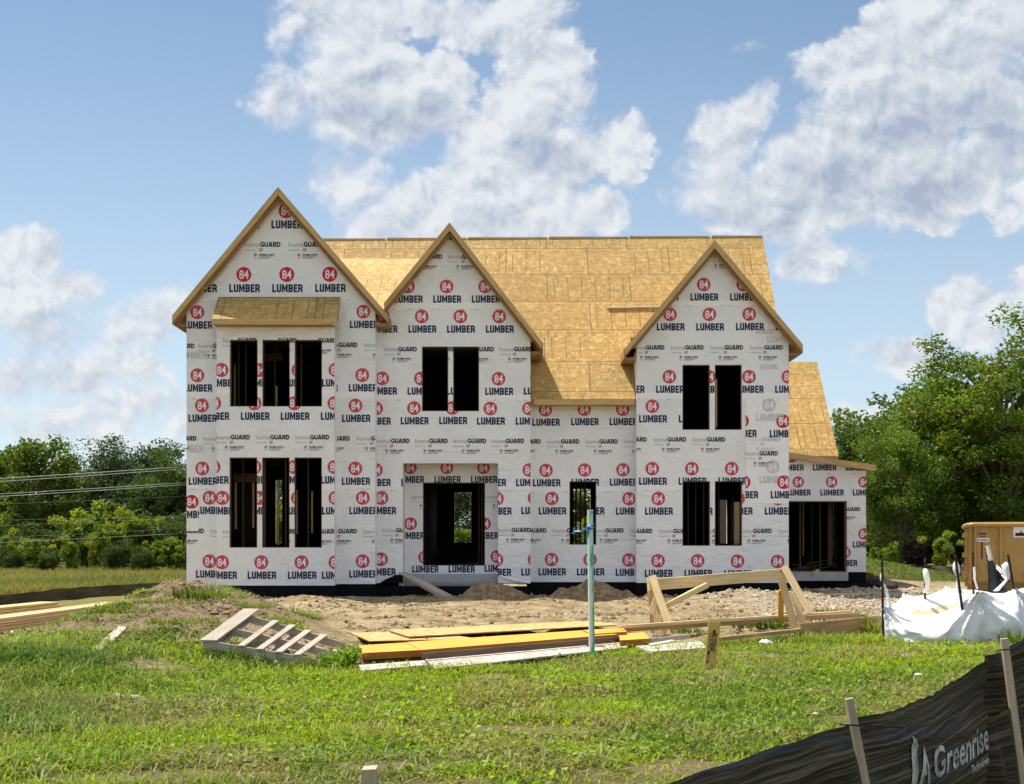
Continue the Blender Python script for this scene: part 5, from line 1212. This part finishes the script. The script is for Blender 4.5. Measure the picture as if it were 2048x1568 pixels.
TM = {
 'a': tree_mesh(101, h=9.5, tr=.22, nleaf=9000, rx=3.0, rz=4.6, leaf=.27, nclump=70, base=(0.069, 0.119, 0.030)),
 'b': tree_mesh(102, h=9.5, tr=.24, nleaf=9000, rx=3.4, rz=4.7, leaf=.24, nclump=130, base=(0.048, 0.086, 0.034), clump=.27, wob=.45),
 'c': tree_mesh(103, h=9.0, tr=.2, nleaf=8000, rx=2.7, rz=4.4, leaf=.30, nclump=55, base=(0.099, 0.156, 0.022), clump=.3),
 'w': tree_mesh(104, h=9.5, tr=.2, nleaf=10000, rx=2.6, rz=4.7, leaf=.2, nclump=180, base=(0.086, 0.126, 0.060), clump=.27, wob=.45),
 's': tree_mesh(105, h=3.2, tr=.07, nleaf=4200, rx=1.7, rz=1.65, leaf=.22, nclump=46, base=(0.151, 0.233, 0.025), clump=.24, wob=.75, kmax=1.2, hollow=.1),
 't': tree_mesh(106, h=4.2, tr=.08, nleaf=4200, rx=1.5, rz=2.15, leaf=.2, nclump=52, base=(0.175, 0.256, 0.023), clump=.22, wob=.8, kmax=1.2, hollow=.1),
 'd': tree_mesh(107, h=3.0, tr=.08, nleaf=3600, rx=1.5, rz=1.55, leaf=.2, nclump=40, base=(0.055, 0.092, 0.022), clump=.3),
 'L': tree_mesh(108, h=13.6, tr=.38, nleaf=30000, rx=4.6, rz=5.8, leaf=.20, nclump=230, base=(0.138, 0.213, 0.025), clump=.155, wob=.45, hollow=.25, limbs=34, flat=1.),
 'M': tree_mesh(109, h=10.5, tr=.3, nleaf=20000, rx=4.2, rz=5.2, leaf=.23, nclump=110, base=(0.125, 0.200, 0.025), clump=.22, wob=.4, limbs=14, flat=1.),
 'N': tree_mesh(110, h=9.5, tr=.3, nleaf=18000, rx=3.7, rz=4.8, leaf=.23, nclump=90, base=(0.091, 0.153, 0.025), clump=.24, wob=.4, limbs=12),
 'p': tree_mesh(111, h=2.8, tr=.06, nleaf=2600, rx=1.2, rz=1.4, leaf=.18, nclump=30, base=(.030, .020, .022), clump=.3),
}
def tree(kind, x, ytop, Y, name, label, cat, group, hmul=None, wmul=1., rot=None, base=None):
    """x, ytop: where the tip stands in the photograph"""
    cm, tm = TM[kind]; p = W(x, ytop, Y); z0 = gz(p.x, Y) if base is None else base
    h0 = max(v.co.z for v in cm.vertices); s = (p.z - z0) / h0
    r = empty(name, (p.x, Y, z0)); r.scale = (s * wmul, s * wmul, s); r.rotation_euler = (0, 0, random.uniform(0, 6.28) if rot is None else rot)
    for nm, me in (('crown', cm), ('trunk', tm)):
        o = bpy.data.objects.new(nm, me); C.objects.link(o); o.parent = r
    return tag(r, label, cat, group)
gL = 'trees along the left skyline'
for k, (kind, x, y, Y, wm, lb) in enumerate((
    ('c', -45, 895, 84, 1.3, 'yellow-green tree at the left edge of the skyline'), ('c', 12, 890, 86, 1.2, 'broad yellow-green tree left of the knobbly tree'), ('c', 78, 866, 82, 1.15, 'tall knobbly bright tree, highest of the far left pair'),
    ('w', 136, 884, 92, 1.1, 'thin feathery grey-green tree right of the knobbly bright tree'), ('w', 184, 872, 88, 1.2, 'feathery grey-green tree with loose top left of the tallest one'), ('w', 226, 866, 90, 1.25, 'tallest feathery grey-green tree in the left skyline'),
    ('b', 268, 872, 87, 1.1, 'dark dense tree right of the tallest feathery tree'), ('a', 318, 892, 84, 1.0, 'mid-green tree with a gap of sky to its left'), ('b', 342, 878, 90, 1.1, 'dark tree crown close to the house corner'), ('a', 384, 884, 86, 1.2, 'dark tree half hidden by the left corner of the house'),
    ('b', 50, 930, 95, 1.4, 'dark tree deep in shade behind the yellow-green trees'), ('b', 160, 935, 97, 1.5, 'dark tree deep in shade behind the feathery trees'), ('a', 255, 930, 96, 1.5, 'dark tree deep in shade below the tallest feathery tree'))):
    tree(kind, x, y, Y, 'tree', lb, 'tree', gL, wmul=wm)
gB = 'trees seen through the open house'
for x, y, Y, lb in ((470, 900, 88, 'tree behind the left wing of the house'), (560, 905, 90, 'tree seen through the lower left windows'), (700, 900, 90, 'tree hidden behind the middle of the house'), (860, 900, 88, 'dark tree left in the view through the front door'), (945, 905, 86, 'dark tree in the view through the front door'), (1050, 905, 90, 'tree behind the recessed wall'), (1165, 900, 86, 'tree seen through the small window'), (1290, 900, 88, 'tree behind the right gable'), (1400, 905, 88, 'second tree behind the right gable'), (1475, 905, 84, 'tree seen through the lower right window')):
    tree(random.choice('ab'), x, y + 40, Y, 'tree', lb, 'tree', gB, wmul=1.4)
for x, y, Y, kd, lb in ((935, 1055, 66, 's', 'sunny bush in the view through the front door'), (1160, 1030, 66, 't', 'sunny bush seen through the small window'), (558, 1000, 66, 't', 'bush seen through the lower left windows'), (1463, 1040, 62, 's', 'bush seen through the lower right window')): tree(kd, x, y, Y, 'bush', lb, 'bush', 'bushes seen through the open house')
gS = 'bushes at the edge of the left field'
for kind, x, y, Y, wm, lb in (
    ('d', -20, 1040, 68, 1.3, 'bush at the left edge above the tall grass'), ('t', 14, 1052, 66, .8, 'slim bright bush second from the left edge'), ('s', 66, 1074, 64, 1.0, 'round bright bush in the front left'), ('d', 100, 1040, 72, 1.3, 'dark vine-hung bush behind the round bright bush'),
    ('t', 165, 1012, 72, 1.25, 'pale yellow-green tall bush in the middle of the field edge'), ('d', 178, 1050, 67, .7, 'dark narrow bush in front of the pale tall bush'), ('t', 200, 1040, 66, .7, 'leafy upright sapling right of the dark narrow bush'), ('t', 236, 996, 74, 1.1, 'tall bright bush standing highest at the field edge'), ('d', 268, 1000, 76, 1.3, 'dark bush behind the tall bright bush'), ('t', 276, 1010, 70, .9, 'bright sapling with large leaves next to the tall bright bush'),
    ('s', 312, 1078, 62, .9, 'bright spreading bush near the house corner'), ('d', 345, 1022, 70, 1.3, 'dark green bush at the house corner'), ('s', 352, 1072, 62, 1.1, 'sunlit bush against the house corner'), ('t', 140, 1068, 63, 1.0, 'low leafy bush in the middle of the field edge'), ('d', 232, 1076, 62, .9, 'low leafy bush below the tall bright bush'), ('d', 20, 1088, 62, 1.0, 'low bush in the left corner of the field'), ('d', 285, 1090, 60, .9, 'low dark bush left of the spreading bush'), ('d', 96, 1098, 60, .9, 'low shaded bush right of the round bright bush')):
    tree(kind, x, y, Y, 'bush', lb, 'bush', gS, wmul=wm)
gR = 'tall trees right of the house'
for kind, x, y, Y, wm, rt, lb in (('L', 2000, 608, 62, 1.36, 1.0, 'tallest airy tree with visible limbs above the dumpster'), ('M', 1880, 745, 66, 1.2, 2.2, 'wide tree leaning left of the tallest airy tree'), ('N', 1770, 765, 74, 1.1, .4, 'dark domed tree right of the garage roof'), ('N', 1712, 850, 76, 1.1, 3.4, 'smaller dark tree directly right of the garage'), ('M', 1800, 850, 62, 1.05, 5.0, 'mid-green tree in front of the dark domed tree'), ('M', 1960, 800, 72, 1.2, 4.0, 'dense shaded tree behind the tallest airy tree'), ('N', 2080, 760, 66, 1.2, 1.5, 'tree at the right edge behind the dumpster'), ('N', 1660, 905, 84, 1.3, 2, 'tree behind the garage roof'), ('N', 1880, 880, 80, 1.6, 1, 'shaded tree filling the gap behind the airy tree'), ('N', 2010, 900, 80, 1.6, 2.6, 'shaded tree behind the dumpster')):
    tree(kind, x, y, Y, 'tree', lb, 'tree', gR, wmul=wm, rot=rt)
for kind, x, y, Y, wm, lb in (('t', 1782, 1082, 58, 1.0, 'bright bush right of the garage wall'), ('s', 1752, 1092, 60, 1.0, 'low bush close to the garage wall'), ('p', 1832, 1076, 60, 1.1, 'purple-black bush between two bright bushes'), ('t', 1884, 1058, 56, 1.0, 'bright bush left of the dumpster'), ('d', 1920, 1060, 62, 1.3, 'dark bush at the corner of the dumpster'), ('d', 1850, 1060, 66, 1.6, 'dark bush behind the purple-black bush'), ('d', 1775, 1040, 66, 1.6, 'dark bush behind the bush by the garage')):
    tree(kind, x, y, Y, 'bush', lb, 'bush', 'bushes below the right trees', wmul=wm)

# ---- power lines
gP = 'overhead wires behind the house'
for (y0, y1, r_, lb) in ((957, 933, .015, 'topmost thick wire left of the house'), (963, 937.5, .012, 'thick wire just below the topmost one'), (988, 965, .012, 'upper thick wire of the second pair'), (993, 969, .015, 'lower thick wire of the second pair'), (1008, 992, .0028, 'thin wire below the second pair'), (1040, 1032, .0028, 'upper thin wire across the bushes'), (1051, 1035, .0028, 'second thin wire across the bushes'), (1075, 1056, .0028, 'third thin wire across the bushes'), (1085, 1066, .007, 'lowest pale wire across the bushes')):
    a, b = W(0, y0, 58), W(372, y1, 58); d = (b - a) / (b.x - a.x); mb = MB()
    pts = [a + d * (x - a.x) + Vector((0, 0, .0009 * ((x - a.x) ** 2 - (x - a.x) * (b.x - a.x)))) + Vector((0, 0, 0)) for x in np.linspace(-48, b.x, 30)]; e = pts[-1]; pts += [e + Vector((k * .8, k * 3.4, 0)) for k in (2, 6, 13)]
    mb.tube(pts, r_, 5, cap=False); one('power_line', mb, M['wire'], lb, 'wire', gP)

# ---- grass
def grass(name, Xs, Ys, length, width, col, label, cat, lean=.5, seg=True, z=None):
    r = rng; n = len(Xs); Z = hgt(Xs, Ys) - .01
    az = r.random(n) * 6.283; D = np.stack([np.cos(az), np.sin(az)], 1); S_ = np.stack([-D[:, 1], D[:, 0]], 1)
    ln = lean * (.3 + r.random(n) * 1.1); P = np.stack([Xs, Ys, Z], 1); up = np.stack([D[:, 0] * ln, D[:, 1] * ln, np.ones(n)], 1)
    up /= np.linalg.norm(up, axis=1)[:, None]; out_ = np.stack([D[:, 0], D[:, 1], np.zeros(n)], 1); side = np.stack([S_[:, 0], S_[:, 1], np.zeros(n)], 1)
    l = length[:, None]; w_ = width[:, None]
    m_ = P + up * l * .55; t = P + up * l * .85 + out_ * l * (.25 + .35 * ln[:, None]) - np.array((0, 0, .10)) * l * ln[:, None] * 2
    V = np.stack([P - side * w_ * .5, P + side * w_ * .5, m_ + side * w_ * .42, t, m_ - side * w_ * .42], 1).reshape(-1, 3)
    i = np.arange(n) * 5
    F_ = [np.stack([i, i + 1, i + 2, i + 4], 1), np.stack([i + 4, i + 2, i + 3, i + 3], 1)]
    faces = np.concatenate([F_[0], np.stack([i + 4, i + 2, i + 3, i + 3], 1)])
    me = bpy.data.meshes.new(name)
    q = F_[0]; tr = np.stack([i + 4, i + 2, i + 3], 1)
    me.vertices.add(len(V)); me.vertices.foreach_set('co', V.astype(np.float32).ravel())
    nl = q.size + tr.size; me.loops.add(nl); me.loops.foreach_set('vertex_index', np.concatenate([q.ravel(), tr.ravel()]).astype(np.int32))
    me.polygons.add(2 * n); me.polygons.foreach_set('loop_start', np.concatenate([np.arange(n) * 4, n * 4 + np.arange(n) * 3]).astype(np.int32))
    me.update(calc_edges=True); me.validate()
    me.materials.append(M['grassblade'])
    ca = me.color_attributes.new('Col', 'FLOAT_COLOR', 'POINT'); c4 = np.ones((len(V), 4), np.float32); c4[:, :3] = np.repeat(col, 5, 0); ca.data.foreach_set('color', c4.ravel())
    o = bpy.data.objects.new(name, me); C.objects.link(o); return tag(o, label, cat, None, 'stuff')
def grass_color(X, Y, n):
    lush = fbm(X * .55 + 3, Y * .55, 3); dry = fbm(X * .9 + 31, Y * .9 + 7, 4); k = sstep(lush, .36, .62)[:, None]; d = sstep(dry, .50, .66)[:, None]
    c = np.array((.30, .41, .020)) * k + np.array((.20, .30, .036)) * (1 - k); c = c * (1 - d * .75) + np.array((.34, .31, .11)) * d * .75
    left = sstep(-X, 2.5, 5.0)[:, None] * (Y < 17)[:, None]; c = c * (1 - .35 * left) + np.array((.10, .18, .055)) * .35 * left
    c = c * (.5 + .95 * rng.random((n, 1)) ** 1.3); st = rng.random(n) < .07; c[st] = np.array((.36, .32, .16)) * (.7 + .5 * rng.random((st.sum(), 1)))
    return np.clip(c, .01, 1)
def lawn():
    n = 900000; Y = 5.2 + (26.5 - 5.2) * rng.random(n); X = (rng.random(n) * 2 - 1) * (.41 * Y + 1.6)
    keep = rng.random(n) < np.clip((9.5 / Y) ** 1.35, 0, 1) * (.41 * Y + 1.6) / (.41 * 26.5 + 1.6) * np.clip(gmask(X, Y) * 1.1 - .05, 0, 1) * .98
    cl = vnoise(X * 3.1, Y * 3.1) * .6 + vnoise(X * 8, Y * 8) * .4; keep &= rng.random(n) < .12 + 1.35 * cl
    X, Y = X[keep], Y[keep]; n = len(X)
    tall = sstep(fbm(X * .8 + 70, Y * .8, 3), .48, .66) * .8 + sstep(-X, 3.2, 4.6) * sstep(Y, 10, 12) * (1 - sstep(Y, 16.5, 18.5)) * 1.2
    sc = (Y / 10) ** .45; L = (.05 + .06 * rng.random(n)) * (1 + 1.1 * tall) * sc; Wd = (.006 + .0065 * rng.random(n)) * sc
    c = grass_color(X, Y, n)
    grass('lawn_grass', X, Y, L, Wd, c, 'short rough green lawn grass in front of the house', 'grass', 1.35)
    # longer stalks, lying in swathes and thickest on the left
    m_ = 60000; Y = 7.5 + 15 * rng.random(m_); X = (rng.random(m_) * 2 - 1) * (.41 * Y + 1.6)
    lf = sstep(-X, 1.8, 4.2) * sstep(Y, 10.5, 13) * (1 - sstep(Y, 18.8, 20.5)); sw = sstep(fbm(X * .55 + 5, Y * 1.3 + 2, 4), .50, .64) * .34; kp = (rng.random(m_) < np.maximum(lf * (.2 + .8 * sstep(vnoise(X * 1.7, Y * 1.7), .3, .6)), sw)) & (gmask(X, Y) > .2) & (rng.random(m_) < (11 / Y))
    X, Y = X[kp], Y[kp]; n = len(X); lf = lf[kp]; cc = (np.array((.11, .19, .05)) * lf[:, None] + np.array((.22, .28, .06)) * (1 - lf[:, None])) * (.45 + 1.0 * rng.random((n, 1))); dd = rng.random(n) < .22; cc[dd] = np.array((.42, .42, .20)) * (.6 + .5 * rng.random((dd.sum(), 1)))
    grass('long_grass', X, Y, .13 + .17 * rng.random(n), .010 + .008 * rng.random(n), cc, 'longer matted grass stalks lying over the lawn', 'grass', 1.5)
    # clover and broad weeds
    m_ = 150000; Y = 5.5 + 20 * rng.random(m_); X = (rng.random(m_) * 2 - 1) * (.41 * Y + 1.6)
    kp = rng.random(m_) < np.clip((9.5 / Y) ** 1.2, 0, 1) * (.41 * Y + 1.6) / 11.5 * np.clip(gmask(X, Y) * 1.2 - .15, 0, 1); kp &= fbm(X * .6 + 11, Y * .6, 3) > .42
    X, Y = X[kp], Y[kp]; n = len(X); P = np.stack([X, Y, hgt(X, Y) + .02 + .05 * rng.random(n)], 1)
    V, F_ = leaf_quads(P, .040 * (np.mean(Y) / 10) ** .4, rng, 1.4, .75, .6); cc = grass_color(X, Y, n) * np.array((.92, 1.08, .9))
    tag(np_mesh('clover', V, F_, M['grassblade'], np.repeat(cc, 4, 0)), 'small clover leaves mixed into the lawn', 'clover', None, 'stuff')
    # mown stalks lying about
    m_ = 14000; Y = 6 + 15 * rng.random(m_); X = (rng.random(m_) * 2 - 1) * (.41 * Y + 1.5); kp = (fbm(X * .9 + 31, Y * .9 + 7, 4) > .46) & (gmask(X, Y) > .15); X, Y = X[kp], Y[kp]; n = len(X)
    P = np.stack([X, Y, hgt(X, Y) + .03 + .04 * rng.random(n)], 1); V, F_ = leaf_quads(P, .13, rng, 3.0, .05); tag(np_mesh('straw', V, F_, M['grassblade'], np.repeat(np.array((.42, .37, .20)) * (.5 + .7 * rng.random((n, 1))), 4, 0)), 'dry mown stalks scattered over the lawn', 'straw', None, 'stuff')
lawn()
def field():
    n = 70000; Y = 30 + 36 * rng.random(n); X = -9.0 - (Y * .42 - 9 + 3) * rng.random(n)
    fenceY = np.interp(X, [-16, -13, -12, -9.5], [31, 33, 34.5, 39.5]); k = (Y > fenceY + .3); X, Y = X[k], Y[k]; n = len(X)
    c = np.array((.22, .21, .055)) * (.6 + .7 * rng.random((n, 1))); g = rng.random(n) < sstep(fbm(X * .3, Y * .3, 3), .42, .6) * .7; c[g] = np.array((.10, .15, .03)) * (.7 + .6 * rng.random((g.sum(), 1)))
    grass('field_grass', X, Y, .25 + .35 * rng.random(n), .018 + .016 * rng.random(n), c, 'tall yellowing grass field left of the house', 'grass', .45)
    n = 40000; Y = 47 + 22 * rng.random(n); X = 9 + 22 * rng.random(n); c = np.array((.13, .18, .035)) * (.7 + .5 * rng.random((n, 1)))
    grass('bank_grass', X, Y, .08 + .10 * rng.random(n), .03 + .02 * rng.random(n), c, 'mown green bank right of the garage', 'grass', .7)
field()
def tuft(name, x, y, n, h, spread, label, cat, col=(.12, .2, .03), wd=.02, lean=.6, zoff=0.):
    c = G(x, y, 0); c.z = gz(c.x, c.y); r = rng
    az = r.random(n) * 6.283; rad = spread * np.sqrt(r.random(n)); X = np.cos(az) * rad; Y = np.sin(az) * rad
    L = h * (.5 + .6 * r.random(n)); d = az + r.normal(size=n) * .6; ln = lean * (.3 + r.random(n)); V = []; F_ = []; K = []
    for i in range(n):
        p = np.array((X[i], Y[i], -.02)); o = np.array((math.cos(d[i]), math.sin(d[i]), 0)); s = np.array((-o[1], o[0], 0)) * wd * (.6 + .7 * r.random())
        prev = None; k = .7 + .6 * r.random()
        for j in range(5):
            t = j / 4; q = p + np.array((0, 0, L[i] * t * (1 - .28 * t * ln[i] * 1.5))) + o * L[i] * ln[i] * t * t; w_ = s * (1 - t) ** .6 if j < 4 else s * .05
            V += [q - w_, q + w_]; K += [k, k]
            b = len(V)
            if j: F_.append((b - 4, b - 3, b - 1, b - 2))
    ob = np_mesh(name, np.array(V), F_, M['grassblade'], np.array(K)[:, None] * np.array(col), None, c); return tag(ob, label, cat)
def weed(name, x, y, h, r0, n, label, col, leaf=.07):
    c = G(x, y, 0); c.z = gz(c.x, c.y); root = tag(empty(name, c), label, 'weed')
    mb = MB(); P = []
    for i in range(12):
        a = rng.random() * 6.28; q = Vector((math.cos(a) * r0 * rng.random(), math.sin(a) * r0 * rng.random(), 0)); t = q * 1.5 + Vector((0, 0, h * (.6 + .45 * rng.random()))); mb.tube([q, q.lerp(t, .5) + Vector((.01, 0, 0)), t], [.008, .006, .003], 5)
        for k in range(n // 12): s = .15 + .85 * rng.random(); v = q.lerp(t, s); P.append((v.x + rng.normal() * .045, v.y + rng.normal() * .045, v.z + rng.normal() * .02))
    mb.build('stem', plain('stem', (.12, .16, .04)), root); P = np.array(P); V, F_ = leaf_quads(P, leaf, rng, .9, .6)
    np_mesh('leaves', V, F_, M['grassblade'], np.repeat(np.array(col) * (.6 + .8 * rng.random((len(P), 1))), 4, 0), root)
weed('leafy_weed', 698, 1340, .36, .15, 420, 'leafy bright weed between the pallet and the yellow beams', (.22, .36, .03))
weed('leafy_weed', 662, 1345, .26, .14, 320, 'low leafy weed at the right end of the pallet', (.20, .32, .035), .05)
tuft('grass_tuft', 640, 1338, 60, .32, .25, 'long grass tuft hanging over the right end of the pallet', 'grass tuft', (.13, .19, .05), .012)
tuft('grass_tuft', 560, 1340, 110, .22, .45, 'grass tuft in the shadow under the pallet front', 'grass tuft', (.07, .13, .03), .012)
tuft('grass_tuft', 465, 1330, 110, .24, .40, 'grass tuft under the left front corner of the pallet', 'grass tuft', (.08, .14, .03), .012)
tuft('grass_tuft', 385, 1292, 120, .3, .35, 'long grass tuft left of the pallet on the mound', 'grass tuft', (.10, .155, .04), .013)
tuft('grass_tuft', 1747, 1272, 42, .62, .14, 'tall arching yellow-green grass tuft at the left post of the white sheeting', 'grass tuft', (.22, .28, .04), .014, .8)
tuft('grass_tuft', 1520, 1262, 200, .26, .55, 'green weeds growing inside the legs of the sawhorse', 'grass tuft', (.12, .20, .035), .018, .9)
tuft('grass_tuft', 1670, 1246, 150, .22, .6, 'green weeds behind the wide dark plank', 'grass tuft', (.11, .18, .035), .016, .9)
tuft('grass_tuft', 1360, 1268, 110, .2, .4, 'weeds by the left leg of the sawhorse', 'grass tuft', (.12, .19, .035), .014, .9)
tuft('grass_tuft', 2035, 1285, 130, .34, .3, 'bright weeds at the foot of the right front post of the sheeting', 'grass tuft', (.13, .22, .03), .016, .8)
for x, y, n, h, lb in ((395, 1190, 130, .28, 'grass tuft on top of the mound'), (430, 1196, 110, .26, 'grass tuft right of the mound top'), (360, 1246, 160, .24, 'dark grass patch on the front of the mound'), (480, 1215, 150, .26, 'grass running down the right side of the mound'), (540, 1246, 130, .24, 'grass at the right foot of the mound'), (250, 1222, 110, .24, 'grass tuft on the left shoulder of the mound'), (210, 1240, 90, .22, 'grass at the left foot of the mound by the lumber'), (330, 1205, 80, .2, 'sparse grass just left of the mound top')):
    c = G(x, y, 0)
    # on the mound: find where the sight line meets the ground
    Yq = 15.
    while Yq < 32 and W(x, y, Yq).z > gz(W(x, y, Yq).x, Yq): Yq += .05
    p = W(x, y, Yq); o = tuft('grass_tuft', x, y, int(n * 1.6), h * .7, .55, lb, 'grass tuft', (.15, .22, .03), .010, 1.35); o.location = (p.x, p.y, gz(p.x, p.y)); o['group'] = 'grass tufts on the dirt mound'

for x, y, n, h, lb in ((40, 1312, 260, .30, 'dark lush grass clump at the left edge, highest on the bank'), (112, 1328, 260, .30, 'dark lush grass clump right of the clump at the left edge'), (22, 1362, 240, .26, 'long grass clump at the left edge below the bank top'), (86, 1372, 240, .26, 'long grass clump in the middle of the left bank'), (172, 1352, 220, .26, 'long grass clump at the right end of the left bank'), (212, 1316, 160, .22, 'leafy grass clump between the left bank and the mound')):
    p = sight(x, y); o = tuft('grass_clump', x, y, n, h, .6, lb, 'grass clump', (.085, .16, .045), .012, 1.3); o.location = (p.x, p.y, gz(p.x, p.y)); o['group'] = 'grass clumps on the left bank'

# ---- clods and stones in the dirt
def clods(name, n, x0, x1, y0, y1, size, col, mask, label, cat):
    X = x0 + (x1 - x0) * rng.random(n); Y = y0 + (y1 - y0) * rng.random(n); k = mask(X, Y); X, Y = X[k], Y[k]; n = len(X)
    s = size * (.35 + rng.random(n) ** 3 * 1.6); O = np.array([(1, 0, 0), (0, 1, 0), (-1, 0, 0), (0, -1, 0), (0, 0, .75), (0, 0, -.6)], float)
    V = O[None] * (.6 + .8 * rng.random((n, 6, 1))) * s[:, None, None]; a = rng.random(n) * 6.28; ca, sa = np.cos(a)[:, None], np.sin(a)[:, None]
    V = np.stack([V[:, :, 0] * ca - V[:, :, 1] * sa, V[:, :, 0] * sa + V[:, :, 1] * ca, V[:, :, 2]], 2) + np.stack([X, Y, hgt(X, Y) + s * .2], 1)[:, None]
    f = np.array([(0, 1, 4), (1, 2, 4), (2, 3, 4), (3, 0, 4), (1, 0, 5), (2, 1, 5), (3, 2, 5), (0, 3, 5)]); F_ = (f[None] + np.arange(n)[:, None, None] * 6).reshape(-1, 3)
    c = np.array(col) * (.6 + .7 * rng.random((n, 1))); tag(np_mesh(name, V.reshape(-1, 3), F_, M['clod'], np.repeat(c, 6, 0)), label, cat, None, 'stuff')
def f_clod(t): out(t, t.n('ShaderNodeVertexColor', layer_name='Col').outputs[0], .95)
M['clod'] = mat('clod', f_clod)
clods('dirt_clods', 42000, -9, 11, 17.5, 40, .034, (.30, .21, .12), lambda X, Y: (gmask(X, Y) < .4) & (fbm(X * 1.1, Y * 2.4, 4) + .08 * rng.random(len(X)) > .57), 'small tan clods strewn over the bare dirt', 'dirt')
clods('gravel', 15000, 4.4, 13, 26, 42, .035, (.50, .41, .29), lambda X, Y: rng.random(len(X)) < sstep(X, 4.4, 6.5), 'pale crushed stone on the dirt before the garage', 'gravel')
